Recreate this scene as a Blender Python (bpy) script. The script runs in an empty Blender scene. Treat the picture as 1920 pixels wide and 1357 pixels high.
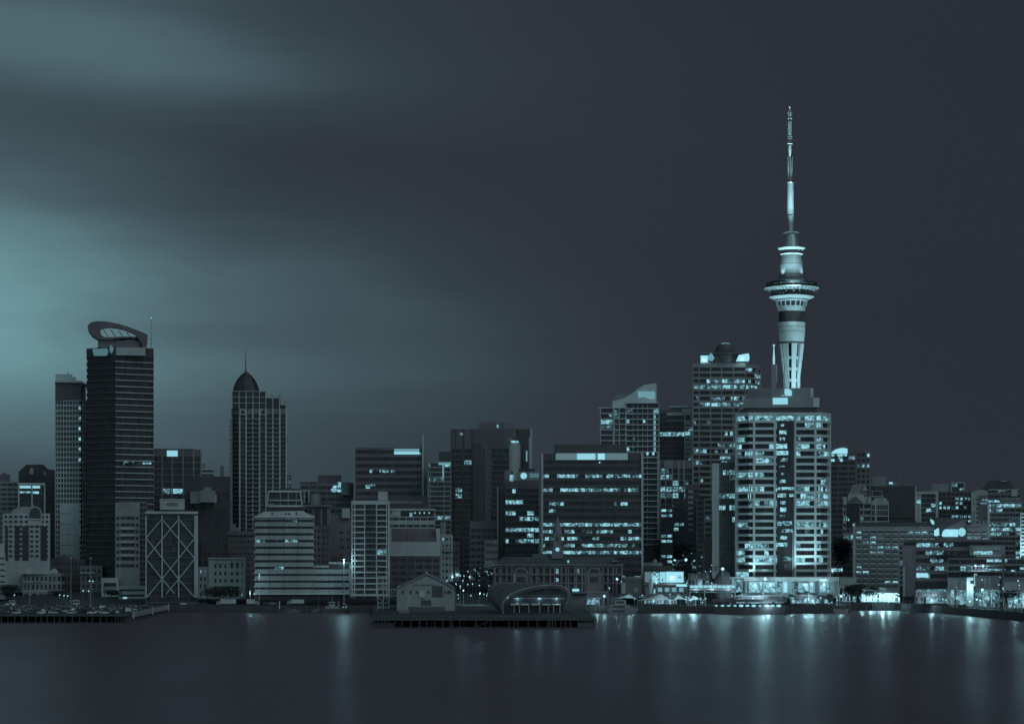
import bpy, math, random
from mathutils import Vector
random.seed(7)
R = math.radians
S = bpy.context.scene
COL = S.collection
# ------------------------------------------------------------------ camera
F = 4690.0            # focal length in photo pixels (photo 1920 wide)
HY = 1044.0           # horizon row
CH = 32.0             # camera height above the water
cam = bpy.data.objects.new('camera', bpy.data.cameras.new('camera'))
COL.objects.link(cam)
cam.location = (0, 0, CH); cam.rotation_euler = (R(90), 0, 0)
cam.data.sensor_width = 36; cam.data.lens = 36*F/1920
cam.data.shift_y = (HY-678.5)/1920
cam.data.clip_start = 1; cam.data.clip_end = 30000
S.camera = cam
S.view_settings.view_transform = 'Standard'; S.view_settings.look = 'None'
S.view_settings.exposure = 0; S.view_settings.gamma = 1
S.cycles.use_denoising = True
S.cycles.max_bounces = 5; S.cycles.diffuse_bounces = 2; S.cycles.glossy_bounces = 3
S.cycles.sample_clamp_indirect = 3
# ------------------------------------------------------------------ world
class NB:
    def __init__(s, nt): s.nt = nt; s.N = nt.nodes; s.L = nt.links
    def put(s, sock, v):
        if isinstance(v, (int, float)): sock.default_value = v
        elif isinstance(v, (tuple, list)): sock.default_value = v
        else: s.L.new(v, sock)
    def m(s, op, a, b=0.0, c=0.0, clamp=False):
        n = s.N.new('ShaderNodeMath'); n.operation = op; n.use_clamp = clamp
        s.put(n.inputs[0], a); s.put(n.inputs[1], b); s.put(n.inputs[2], c)
        return n.outputs[0]
    def noise(s, vec, scale, detail=3, rough=.5):
        n = s.N.new('ShaderNodeTexNoise'); s.L.new(vec, n.inputs['Vector'])
        n.inputs['Scale'].default_value = scale; n.inputs['Detail'].default_value = detail
        n.inputs['Roughness'].default_value = rough
        return n.outputs['Fac']
    def ramp(s, fac, stops):
        n = s.N.new('ShaderNodeValToRGB'); s.put(n.inputs[0], fac)
        e = n.color_ramp.elements
        e[0].position, e[0].color = stops[0][0], (*stops[0][1], 1)
        e[1].position, e[1].color = stops[-1][0], (*stops[-1][1], 1)
        for p, c in stops[1:-1]:
            x = e.new(p); x.color = (*c, 1)
        return n.outputs[0]
    def mapping(s, vec, scale, loc=(0, 0, 0)):
        n = s.N.new('ShaderNodeMapping'); s.L.new(vec, n.inputs[0])
        n.inputs['Scale'].default_value = scale; n.inputs['Location'].default_value = loc
        return n.outputs[0]
def lin(c): return tuple(((v/255+.055)/1.055)**2.4 if v > 10 else v/255/12.92 for v in c)
W = bpy.data.worlds.new('World'); S.world = W; W.use_nodes = True
b = NB(W.node_tree); b.N.clear()
tc = b.N.new('ShaderNodeTexCoord').outputs['Generated']
sx = b.N.new('ShaderNodeSeparateXYZ'); b.L.new(tc, sx.inputs[0])
dx, dy, dz = sx.outputs
az = b.m('MULTIPLY', b.m('ARCTAN2', dx, dy), F)
hyp = b.m('SQRT', b.m('ADD', b.m('MULTIPLY', dx, dx), b.m('MULTIPLY', dy, dy)))
el = b.m('MULTIPLY', b.m('ARCTAN2', dz, hyp), F)
# slow warp so that the cloud bands are not regular
wv = b.mapping(tc, (5, 5, 16))
w1 = b.noise(wv, 1.0, 4, .55)
w2 = b.noise(b.mapping(tc, (9, 9, 75), (3, 1, 2)), 1.0, 5, .62)
azw = b.m('ADD', az, b.m('MULTIPLY', b.m('SUBTRACT', w1, .5), 420))
elw = b.m('ADD', el, b.m('MULTIPLY', b.m('SUBTRACT', w1, .5), 160))
elw = b.m('ADD', elw, b.m('MULTIPLY', az, 0.09))
BL = [(-250,560,330,110,.2045),(-200,560,700,260,.1366),(-100,80,420,90,.019),(300,110,330,75,.0422),(0,440,260,60,.062),(200,520,300,70,.0322),
 (-300,0,900,300,.0835),(450,600,600,160,.0069),(700,620,380,160,.0142),(-200,900,1400,260,.0366),(0,640,250,90,.115),(-30,770,330,90,.055),(1000,300,900,500,.0054),(300,700,300,60,.0221),(620,290,320,110,-.010),(430,340,200,90,-.012),(-40,235,420,60,-.015)]
tot = None
for cx, cy, sx_, sy_, am in BL:
    cy2 = (HY-cy) + (cx-960)*0.09
    u = b.m('DIVIDE', b.m('SUBTRACT', azw, cx-960), sx_)
    v = b.m('DIVIDE', b.m('SUBTRACT', elw, cy2), sy_)
    q = b.m('ADD', b.m('MULTIPLY', u, u), b.m('MULTIPLY', v, v))
    g = b.m('MULTIPLY', b.m('EXPONENT', b.m('MULTIPLY', q, -1)), am)
    tot = g if tot is None else b.m('ADD', tot, g)
# soft-edged lens clouds: sharper lower/upper edges
def lens(cx, cy, rx, ry, am, soft, tilt=0.09):
    cy2 = (HY-cy)
    e2 = b.m('ADD', b.m('ADD', el, b.m('MULTIPLY', b.m('SUBTRACT', az, cx-960), tilt)), b.m('MULTIPLY', b.m('SUBTRACT', w2, .5), 26))
    u = b.m('DIVIDE', b.m('SUBTRACT', az, cx-960), rx)
    v = b.m('DIVIDE', b.m('SUBTRACT', e2, cy2), ry)
    q = b.m('ADD', b.m('MULTIPLY', u, u), b.m('MULTIPLY', v, v))
    s_ = b.m('DIVIDE', b.m('SUBTRACT', 1.0, q), soft, clamp=True)
    s_ = b.m('MULTIPLY', b.m('MULTIPLY', s_, s_), b.m('SUBTRACT', 3.0, b.m('MULTIPLY', s_, 2.0)))
    return b.m('MULTIPLY', s_, am)
for a in [(170, 120, 500, 105, .018, .9, .08), (60, 250, 560, 170, .002, .9, 0.0), (-100, 520, 560, 85, .04, 1.0, .12), (560, 600, 540, 190, .006, .9, .28),
          (100, 700, 900, 60, .012, 1.0, .0)]:
    tot = b.m('ADD', tot, lens(*a))
str_ = b.m('ADD', 1.0, b.m('MULTIPLY', b.m('SUBTRACT', w2, .5), .42))
tot = b.m('MULTIPLY', tot, str_)
tot = b.m('ADD', tot, b.m('MULTIPLY', b.m('SUBTRACT', w1, .5), .008))
tot = b.m('ADD', tot, .030)
# glow added to the unseen sky behind the photographer to light the waterfront
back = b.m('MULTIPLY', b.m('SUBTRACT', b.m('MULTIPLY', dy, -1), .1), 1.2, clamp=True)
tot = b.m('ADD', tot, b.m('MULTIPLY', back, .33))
tot = b.m('SUBTRACT', b.m('MULTIPLY', tot, .86), .0005)
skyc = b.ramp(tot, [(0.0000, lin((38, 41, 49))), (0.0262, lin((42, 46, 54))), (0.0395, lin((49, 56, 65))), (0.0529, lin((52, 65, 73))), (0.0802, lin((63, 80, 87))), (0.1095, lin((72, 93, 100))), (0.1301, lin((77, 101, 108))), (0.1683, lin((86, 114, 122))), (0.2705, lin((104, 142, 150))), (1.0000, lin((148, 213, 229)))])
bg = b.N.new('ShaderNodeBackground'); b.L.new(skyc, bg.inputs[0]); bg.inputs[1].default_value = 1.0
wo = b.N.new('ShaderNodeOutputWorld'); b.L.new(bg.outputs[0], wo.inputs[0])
# ------------------------------------------------------------------ moonlight / last light from behind the photographer
CY = (.40, .78, .88)
sl = bpy.data.lights.new('twilight', 'SUN'); sl.energy = .20; sl.angle = R(40); sl.color = (.80, .95, 1.0)
so = bpy.data.objects.new('twilight', sl); COL.objects.link(so); so.rotation_euler = (R(58), 0, R(36))

# ------------------------------------------------------------------ materials
MATS = {}
def pmat(name, col, rough=.7, metal=0.0, var=.25, scale=.12, bump=0.0, spec=.5):
    m = bpy.data.materials.new(name); m.use_nodes = True
    n = NB(m.node_tree); p = n.N['Principled BSDF']
    pos = n.N.new('ShaderNodeNewGeometry').outputs['Position']
    a = n.noise(n.mapping(pos, (1, 1, .35)), scale, 5, .6)
    c = n.noise(pos, scale*9, 3, .6)
    k = n.m('ADD', n.m('MULTIPLY', a, .7), n.m('MULTIPLY', c, .3))
    lo = tuple(v*(1-var) for v in col); hi = tuple(min(1, v*(1+var)) for v in col)
    n.L.new(n.ramp(k, [(.36, lo), (.64, hi)]), p.inputs['Base Color'])
    p.inputs['Roughness'].default_value = rough; p.inputs['Metallic'].default_value = metal
    p.inputs['Specular IOR Level'].default_value = spec
    if bump:
        bn = n.N.new('ShaderNodeBump'); bn.inputs['Strength'].default_value = bump; n.L.new(c, bn.inputs['Height']); n.L.new(bn.outputs[0], p.inputs['Normal'])
    MATS[name] = m
    return m
def emat(name, mode, strength=1.0):
    """light seen through panes: brighter under the ceiling, broken by blinds and furniture"""
    m = bpy.data.materials.new(name); m.use_nodes = True
    n = NB(m.node_tree); p = n.N['Principled BSDF']
    p.inputs['Base Color'].default_value = (.03, .035, .04, 1); p.inputs['Roughness'].default_value = .25
    if mode == 'flat':
        n.put(p.inputs['Emission Color'], (.296, .665, .78, 1)); 
    else:
        pos = n.N.new('ShaderNodeNewGeometry').outputs['Position']
        v = n.N.new('ShaderNodeTexVoronoi'); n.L.new(n.mapping(pos, (.85, .03, .95)), v.inputs['Vector']); v.inputs['Scale'].default_value = 1
        sp = n.N.new('ShaderNodeSeparateColor'); n.L.new(v.outputs['Color'], sp.inputs[0])
        a = n.noise(n.mapping(pos, (1.7, .02, 1.6)), 1, 4, .75)
        k = n.m('ADD', n.m('MULTIPLY', sp.outputs[0], .55), n.m('MULTIPLY', a, .75))
        d = {'bright': -.02, 'mixed': -.20, 'dim': -.37}[mode]
        k = n.m('ADD', k, d)
        n.L.new(n.ramp(k, [(0.0, (.004, .005, .007)), (.22, (.02, .035, .042)), (.42, (.07, .16, .19)), (.6, (.18, .42, .48)), (.82, (.296, .665, .78))]), p.inputs['Emission Color'])
    p.inputs['Emission Strength'].default_value = strength
    MATS[name] = m
    return m
pmat('white', (.70, .72, .72), var=.14)
pmat('pale', (0.64, 0.61, 0.61), var=.16)
pmat('light', (0.54, 0.515, 0.52), var=.16)
pmat('soft', (0.41, 0.39, 0.39), var=.2)
pmat('mid', (0.365, 0.335, 0.345), var=.2)
pmat('greyplum', (0.29, 0.235, 0.258), var=.2)
pmat('dim', (0.265, 0.222, 0.24), var=.2)
pmat('brown', (0.2, 0.15, 0.162), var=.25)
pmat('darkplum', (0.21, 0.16, 0.177), var=.2)
pmat('dark', (0.195, 0.155, 0.17), var=.2)
pmat('black', (0.122, 0.1, 0.108), var=.2)
pmat('glass', (0.11, 0.085, 0.094), rough=.22, var=.3, scale=.3, spec=.3)
pmat('glass_dark', (0.084, 0.067, 0.073), rough=.25, var=.3, scale=.3, spec=.3)
pmat('pane', (0.082, 0.066, 0.073), rough=.12, var=.5, scale=.4, spec=.3)
pmat('pane_curtain', (0.115, 0.095, 0.105), rough=.3, var=.4, scale=.5, spec=.3)
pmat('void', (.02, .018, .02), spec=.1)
pmat('metal', (.55, .57, .58), rough=.33, metal=.45, var=.12)
pmat('steel', (0.36, 0.36, 0.37), rough=.4, metal=.6, var=.15)
pmat('roof', (0.14, 0.14, 0.145), var=.25)
pmat('timber', (0.15, 0.14, 0.142), rough=.85, var=.35, scale=.5)
pmat('concrete', (0.105, 0.09, 0.095), rough=.85, var=.3, scale=.3, bump=.2)
pmat('asphalt', (0.1, 0.1, 0.105), rough=.9, var=.3, scale=.3)
pmat('leaf', (0.06, 0.066, 0.062), rough=.8, var=.5, scale=.8)
pmat('bark', (0.1, 0.095, 0.095), rough=.9)
pmat('tent', (.7, .72, .72), rough=.7, var=.08)
pmat('rubber', (0.06, 0.055, 0.055), rough=.8)
pmat('car_white', (0.85, 0.86, 0.86), rough=.25, var=.05)
pmat('car_silver', (0.6, 0.62, 0.62), rough=.25, metal=.3, var=.05)
pmat('car_grey', (0.2, 0.19, 0.2), rough=.25, metal=.3, var=.05)
pmat('car_dark', (0.08, 0.07, 0.08), rough=.2, var=.05)
emat('lit_bright', 'bright', 1.12); emat('lit_mixed', 'mixed', .95); emat('lit_dim', 'dim', .8)
emat('lamp', 'flat', 1.1); emat('sign', 'flat', .95); emat('sign_soft', 'flat', .45); emat('sign_dim', 'flat', .22)
def bare_sign(name, col, st):
    m = emat(name, 'flat', st); m.node_tree.nodes['Principled BSDF'].inputs['Emission Color'].default_value = (*col, 1)
bare_sign('sign_pale', (.10, .17, .19), 1.0)

# ------------------------------------------------------------------ mesh helpers
class MB:
    def __init__(s): s.v = []; s.f = []
    def quad(s, *p):
        i = len(s.v); s.v += [tuple(q) for q in p]; s.f.append(tuple(range(i, i+len(p))))
    def prism(s, poly, z0, z1):
        i = len(s.v); n = len(poly)
        s.v += [(p[0], p[1], z0) for p in poly]+[(p[0], p[1], z1) for p in poly]
        s.f.append(tuple(range(i+n-1, i-1, -1))); s.f.append(tuple(range(i+n, i+2*n)))
        for k in range(n):
            j = (k+1) % n; s.f.append((i+k, i+j, i+n+j, i+n+k))
    def hexa(s, b4, t4):
        i = len(s.v); s.v += [tuple(q) for q in b4]+[tuple(q) for q in t4]
        s.f += [(i+3, i+2, i+1, i), (i+4, i+5, i+6, i+7)]+[(i+k, i+(k+1) % 4, i+4+(k+1) % 4, i+4+k) for k in range(4)]
    def box(s, x0, x1, y0, y1, z0, z1):
        s.prism([(x0, y0), (x1, y0), (x1, y1), (x0, y1)], z0, z1)
    def loft(s, rings, close=True, cap=True):
        n = len(rings[0]); i = len(s.v)
        for r in rings: s.v += [tuple(p) for p in r]
        for a in range(len(rings)-1):
            for k in range(n if close else n-1):
                j = (k+1) % n
                s.f.append((i+a*n+k, i+a*n+j, i+(a+1)*n+j, i+(a+1)*n+k))
        if cap and close:
            s.f.append(tuple(range(i+n-1, i-1, -1))); m = i+(len(rings)-1)*n; s.f.append(tuple(range(m, m+n)))
    def lathe(s, c, prof, seg=24, a0=0, sq=1.0):
        s.loft([[(c[0]+r*math.cos(a0+2*math.pi*k/seg), c[1]+r*sq*math.sin(a0+2*math.pi*k/seg), z) for k in range(seg)] for r, z in prof])
    def tube(s, p, q, r, r2=None, seg=6):
        p = Vector(p); q = Vector(q); d = q-p
        if d.length < 1e-6: return
        d.normalize(); u = d.orthogonal().normalized(); w = d.cross(u); r2 = r if r2 is None else r2
        s.loft([[p+(u*math.cos(t)+w*math.sin(t))*r for t in [2*math.pi*k/seg for k in range(seg)]],
                [q+(u*math.cos(t)+w*math.sin(t))*r2 for t in [2*math.pi*k/seg for k in range(seg)]]])
    def mesh(s, name, mat, org=(0, 0, 0), smooth=False):
        me = bpy.data.meshes.new(name)
        me.from_pydata([(a-org[0], b_-org[1], c-org[2]) for a, b_, c in s.v], [], s.f)
        me.materials.append(MATS[mat] if isinstance(mat, str) else mat)
        if smooth:
            me.polygons.foreach_set('use_smooth', [True]*len(me.polygons))
            me.set_sharp_from_angle(angle=R(40))
        me.update()
        return me
def link(name, data, parent=None, loc=(0, 0, 0)):
    o = bpy.data.objects.new(name, data); COL.objects.link(o); o.location = loc
    if parent is not None: o.parent = parent
    return o
def tag(o, label, cat, group=None, kind=None):
    if label: o['label'] = label
    if cat: o['category'] = cat
    if group: o['group'] = group
    if kind: o['kind'] = kind
    return o
def root(name, label, cat, loc, group=None):
    return tag(link(name, None, None, loc), label, cat, group)
def part(name, mb, mat, r, smooth=False, kind=None, label=None, org=None):
    o = link(name, mb.mesh(name, mat, org or tuple(r.location), smooth), r)
    if kind: o['kind'] = kind
    if label: o['label'] = label
    return o
def ppart(name, mb, mat, parent, org, smooth=False):      # a sub-part: parent sits at the thing's origin
    return link(name, mb.mesh(name, mat, org, smooth), parent)
def dup(r, loc, rz=None, label=None):
    c = r.copy(); COL.objects.link(c); c.location = loc
    if rz is not None: c.rotation_euler = (0, 0, rz)
    if label: c['label'] = label
    for ch in list(r.children):
        d = ch.copy(); COL.objects.link(d); d.parent = c
        for g in list(ch.children):
            e = g.copy(); COL.objects.link(e); e.parent = d
    return c
def X(px, Y): return (px-960)/F*Y
def Z(py, Y): return CH-(py-HY)/F*Y
def GZ(Y): return 4.0 if Y < 1500 else min(4.0+(Y-1500)*.06, 26.0)
class Fr:
    """frame of a thing: photo pixels across and up at distance Y, metres of depth n away from the viewer"""
    def __init__(s, pxm, Y):
        s.pxm = pxm; s.Y = Y; s.c = (X(pxm, Y), Y); a = math.atan2(*s.c); s.a = a
        s.r = (math.cos(a), -math.sin(a)); s.d = (math.sin(a), math.cos(a)); s.m = Y*math.cos(a)/F; s.mz = Y/F
    def pt(s, px, n=0):
        u = (px-s.pxm)*s.m
        return (s.c[0]+s.r[0]*u+s.d[0]*n, s.c[1]+s.r[1]*u+s.d[1]*n)
    def P(s, px, py, n=0): return (*s.pt(px, n), Z(py, s.Y))
    def box(s, mb, x0, x1, y0, y1, n0, n1, e=0.0):
        mb.prism([s.pt(x0, n0), s.pt(x1, n0), s.pt(x1, n1), s.pt(x0, n1)], Z(y1, s.Y)-e, Z(y0, s.Y)+e); return mb
    def prism(s, mb, pts, n0, n1):       # outline in the picture plane pushed back in depth
        a = [s.P(x, y, n0) for x, y in pts]; c = [s.P(x, y, n1) for x, y in pts]; mb.loft([a, c]); return mb
    def lathe(s, mb, px, prof, n=0, seg=24, sq=1.0): mb.lathe(s.pt(px, n), [(r*s.m, Z(y, s.Y)) for r, y in prof], seg, 0, sq); return mb
    def tube(s, mb, a, c, r, seg=6, r2=None): mb.tube(s.P(*a), s.P(*c), r, r2, seg); return mb
def inset(poly, d):
    n = len(poly); out = []
    for i in range(n):
        p0, p1, p2 = Vector(poly[i-1]), Vector(poly[i]), Vector(poly[(i+1) % n])
        e1 = (p1-p0).normalized(); e2 = (p2-p1).normalized()
        n1 = Vector((-e1.y, e1.x)); n2 = Vector((-e2.y, e2.x))
        k = n1+n2; k = k/max(.2, k.dot(n1)) if k.length > 1e-6 else n1
        out.append(tuple(p1+k*d))
    return out
def lamp(loc, e, r=.4, parent=None, org=(0, 0, 0), col=CY, kind='POINT', aim=None, spot=60, blend=.6):
    l = bpy.data.lights.new('light', kind); l.energy = e; l.color = col; l.shadow_soft_size = r
    o = link('light', l, parent, (loc[0]-org[0], loc[1]-org[1], loc[2]-org[2]))
    if kind == 'SPOT':
        l.spot_size = R(spot); l.spot_blend = blend
        o.rotation_euler = (Vector(aim)-Vector(loc)).to_track_quat('-Z', 'Y').to_euler()
    return o
PANE = {}
def pane(w, h, mat):
    k = (round(w*4)/4, round(h*5)/5, mat)
    if k not in PANE:
        m = MB(); m.box(-w/2, w/2, -.06, .06, -h/2, h/2); PANE[k] = m.mesh('window', mat)
    return PANE[k]
def bld(name, label, x0, x1, top, Y, bot=None, dep=26, pitch=11, wh=7, par=3, piers=None, pw=1.6, cell=12, wall='light', glass='glass', lit=.08,
        rows=None, chain=None, recess=.6, nfl=None, proud=.12, colmat=None, cat='building', maxw=100, dim=0.0, off=0, roofm='roof', faces=None, litmix=(.3, .45, .25), side_rows=True, ledges=None):
    """one building: core, facade relief, its windows. chain = corners of the front as (px, Y)"""
    fr = Fr((x0+x1)/2, Y); s = F/Y
    if chain: ch = [(X(p, q), q) for p, q in chain]; chpx = [p for p, q in chain]
    else: ch = [fr.pt(x0), fr.pt(x1)]; chpx = [x0, x1]
    poly = ch+[(p[0]+fr.d[0]*dep, p[1]+fr.d[1]*dep) for p in reversed(ch)]
    z1 = Z(top, Y); zb = Z(bot, Y) if bot else GZ(Y)-.5
    r = root(name, label, cat, (fr.c[0]+fr.d[0]*dep/2, fr.c[1]+fr.d[1]*dep/2, zb)); org = tuple(r.location)
    core = MB(); core.prism(inset(poly, recess), zb+.02, z1-.35)
    g = part('glazing', core, glass, r)
    if name == 'tower_block' or True: pass
    w = MB(); P, H = pitch/s, wh/s; pz = par/s; z = z1; n = int((z1-pz-zb)/P)+1 if nfl is None else nfl
    w.prism(poly, z1-pz, z1)
    fl = []
    for i in range(n):
        zt = z1-pz-i*P; zlo = zt-H
        if zlo < zb+1: break
        fl.append((zlo, zt)); zs = max(zlo-(P-H), zb+.05)
        if i == n-1 and nfl is not None: zs = zb+.05
        w.prism(poly, zs, zlo)
    if not fl: w.prism(poly, zb+.05, z1-pz-.1)
    cm = MB() if colmat else w
    cells = []
    for k in range(len(ch)-1):
        if faces is not None and k not in faces: continue
        a, c = Vector(ch[k]), Vector(ch[k+1]); e = (c-a); Lm = e.length; e = e/Lm; nn = Vector((-e.y, e.x))   # nn points into the building
        pxa, pxb = chpx[k], chpx[k+1]; tm = Lm/(pxb-pxa)
        if piers is None: pl = [pxa, pxb]
        elif isinstance(piers, int):
            q = max(1, round(piers*(pxb-pxa)/(x1-x0))); pl = [pxa+(pxb-pxa)*j/q for j in range(q+1)]
        else: pl = sorted({pxa, pxb} | {p for p in piers if pxa < p < pxb})
        us = [(p-pxa)*tm for p in pl]; hw = pw/s/2
        zpier = fl[-1][0]-(P-H)/2 if fl and nfl is not None else zb+.1
        for j, u in enumerate(us):
            ea, eb = (2*hw if k == 0 else .05), (2*hw if k == len(ch)-2 else .05)
            if (j == 0 and ea < .1) or (j == len(us)-1 and eb < .1): continue
            u0, u1 = (0, ea) if j == 0 else ((Lm-eb, Lm) if j == len(us)-1 else (u-hw, u+hw))
            q0, q1 = a+e*u0-nn*proud, a+e*u1-nn*proud
            cm.prism([tuple(q0), tuple(q1), tuple(q1+nn*(recess+proud+.1)), tuple(q0+nn*(recess+proud+.1))], zpier, z1-.06)
        for j in range(len(us)-1):
            a0 = us[j]+(ea if j == 0 else hw); a1 = us[j+1]-(eb if j == len(us)-2 else hw)
            q = max(1, round((a1-a0)*s/cell)); cw = (a1-a0)/q
            for t in range(q):
                ctr = a+e*(a0+(t+.5)*cw)+nn*(recess-.08); pxc = pxa+(a0+(t+.5)*cw)/tm
                for i, (zl, zt) in enumerate(fl): cells.append((i, ctr, cw, zl, zt, math.atan2(e.y, e.x), pxc))
        # sides of the block: piers at the back corners are implied by the slabs
    part('wall', w, wall, r)
    if ledges:  # floor bands on one face; its brighter light is put into their colour
        kf, lm, lt_ = ledges; a, c = Vector(ch[kf]), Vector(ch[kf+1]); e = (c-a).normalized(); nn = Vector((-e.y, e.x)); m = MB()
        for zl, zt in fl: m.prism([tuple(a-nn*.45), tuple(c-nn*.45), tuple(c+nn*.1), tuple(a+nn*.1)], zl-lt_, zl-.05)
        part('ledge', m, lm, r)
    if colmat: part('columns_frame' if False else 'frame', cm, colmat, r)
    rp = {}; uu = {}
    L, D = [], []
    for cc in cells:
        i = cc[0]
        if i not in rp: rp[i] = lit*random.choice((0, .4, .8, 1.3, 2.4)) if lit else 0
        p = rp[i]
        if rows and i in rows:
            v = rows[i]
            p = v if not isinstance(v, (list, tuple)) else (v[2] if v[0] <= cc[6] <= v[1] else 0)
        if i not in uu or random.random() < .45: uu[i] = random.random()
        if uu[i] < p: L.append(cc)
        else: D.append(cc)
    random.shuffle(L); random.shuffle(D)
    cells.sort(key=lambda c: 0)
    def mk(cc, mat):
        i, ctr, cw, zl, zt, ang, pxc = cc
        gap = .16 if mat.startswith('lit') else .1
        o = link('window', pane(cw-gap, zt-zl-.08, mat), r, (ctr.x-org[0], ctr.y-org[1], (zl+zt)/2-org[2])); o.rotation_euler = (0, 0, ang)
        return o
    for cc in L[:maxw]: mk(cc, random.choices(('lit_bright', 'lit_mixed', 'lit_dim'), litmix)[0])
    rest = L[maxw:]
    if rest:
        m = MB()
        for i, ctr, cw, zl, zt, ang, pxc in rest:
            e = Vector((math.cos(ang), math.sin(ang)))*(cw/2-.08); nn = Vector((-math.sin(ang), math.cos(ang)))*.06
            m.prism([tuple(ctr-e-nn), tuple(ctr+e-nn), tuple(ctr+e+nn), tuple(ctr-e+nn)], zl+.04, zt-.04)
        part('window', m, 'lit_mixed', r, kind='stuff')
    for cc in D[:max(0, maxw-len(L))]: mk(cc, 'pane_curtain' if random.random() < dim+.12 else 'pane')
    r['x'] = 0; del r['x']
    return r, fr
def roofbox(r, fr, x0, x1, y0, y1, n0=3, n1=15, mat='dim', name='plant_room'):
    return part(name, fr.box(MB(), x0, x1, y0, y1, n0, n1), mat, r)
def sign(r, fr, x0, x1, y0, y1, n=-.35, mat='sign', name='sign', th=.3, back=None):
    o = part(name, fr.box(MB(), x0, x1, y0, y1, n-th, n), mat, r); return o
def mast(r, fr, px, y0, y1, n=4, rad=.18, name='antenna', mat='steel', r2=None): return part(name, fr.tube(MB(), (px, y1, n), (px, y0, n), rad, 6, r2), mat, r)
# ------------------------------------------------------------------ setting: water, land, quay
def water():
    m = bpy.data.materials.new('water'); m.use_nodes = True; n = NB(m.node_tree); p = n.N['Principled BSDF']
    pos = n.N.new('ShaderNodeNewGeometry').outputs['Position']
    a = n.noise(n.mapping(pos, (.02, .006, 1)), 1, 4, .6)
    p.inputs['Base Color'].default_value = (.17, .115, .145, 1)
    p.inputs['IOR'].default_value = 1.33
    n.L.new(n.m('ADD', .27, n.m('MULTIPLY', a, .12)), p.inputs['Roughness'])
    p.inputs['Specular IOR Level'].default_value = .36
    w = n.noise(n.mapping(pos, (.10, .035, 1)), 1, 5, .6)
    bn = n.N.new('ShaderNodeBump'); bn.inputs['Strength'].default_value = .12; bn.inputs['Distance'].default_value = 1.2
    n.L.new(w, bn.inputs['Height']); n.L.new(bn.outputs[0], p.inputs['Normal'])
    MATS['water'] = m
water()
m = MB(); m.quad((-4000, -300, 0), (4000, -300, 0), (4000, 1700, 0), (-4000, 1700, 0))
tag(link('water', m.mesh('water', 'water')), None, None, kind='structure')
# shore line, (px, Y)
SH = [(-3000, 1560), (-60, 1560), (40, 1500), (180, 1452), (318, 1448), (700, 1443), (1120, 1432), (1150, 1422), (1590, 1420), (1597, 1500), (1690, 1495), (1760, 1430), (1840, 1330), (1925, 1245), (2600, 1100)]
sh = [(X(p, q) if abs(p) < 2900 else -2500, q) for p, q in SH]
sh[-1] = (2500, 1100)
sh.insert(-1, (900, 1180))
land = MB()
xs_ = sh
back_y = [1500, 1700, 1900, 2400, 4000, 9000]
rows_ = [[(x, y, 3.9) for x, y in xs_]]
for by in back_y:
    rows_.append([(x*(1+(by-1500)/9000), by+(0 if by > 1500 else max(0, y-1480)), GZ(by) if by > 1500 else 3.95) for x, y in xs_])
for a, c in zip(rows_, rows_[1:]):
    for k in range(len(a)-1): land.quad(a[k], a[k+1], c[k+1], c[k])
tag(link('ground', land.mesh('ground', 'asphalt')), None, None, kind='structure')
qw = MB()
for (x0, y0), (x1, y1) in zip(sh, sh[1:]):
    d = Vector((x1-x0, y1-y0)).normalized(); nn = Vector((-d.y, d.x))
    qw.prism([(x0, y0-.02), (x1, y1-.02), (x1+nn.x*1.2, y1+nn.y*1.2), (x0+nn.x*1.2, y0+nn.y*1.2)], -2, 4.25)
r = root('quay_wall', 'long dark sea wall with a raised kerb along the city waterfront', 'sea wall', (0, 1443, 0))
part('wall', qw, 'concrete', r)
fd = MB()
for (x0, y0), (x1, y1) in zip(sh[1:-1], sh[2:]):
    L_ = math.hypot(x1-x0, y1-y0); n_ = int(L_/5)
    for k in range(n_):
        t = (k+random.random()*.4)/n_; x, y = x0+(x1-x0)*t, y0+(y1-y0)*t-.25
        fd.tube((x, y, -1), (x, y, random.choice((3.6, 4.4, 4.8))), .2)
part('fender', fd, 'timber', r, kind='stuff')
# far low hills behind the city
hl = MB(); n_ = 60
ra = [(-3000+6000*k/n_, 5200, 20) for k in range(n_+1)]
rb = [(-3000+6000*k/n_, 5600, 55+18*math.sin(k*.7)+12*math.sin(k*.31+1)) for k in range(n_+1)]
rc = [(-3000+6000*k/n_, 6400, 20) for k in range(n_+1)]
for a, c in ((ra, rb), (rb, rc)):
    for k in range(n_): hl.quad(a[k], a[k+1], c[k+1], c[k])
tag(link('hills', hl.mesh('hills', 'leaf', smooth=True)), None, None, kind='structure')

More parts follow.
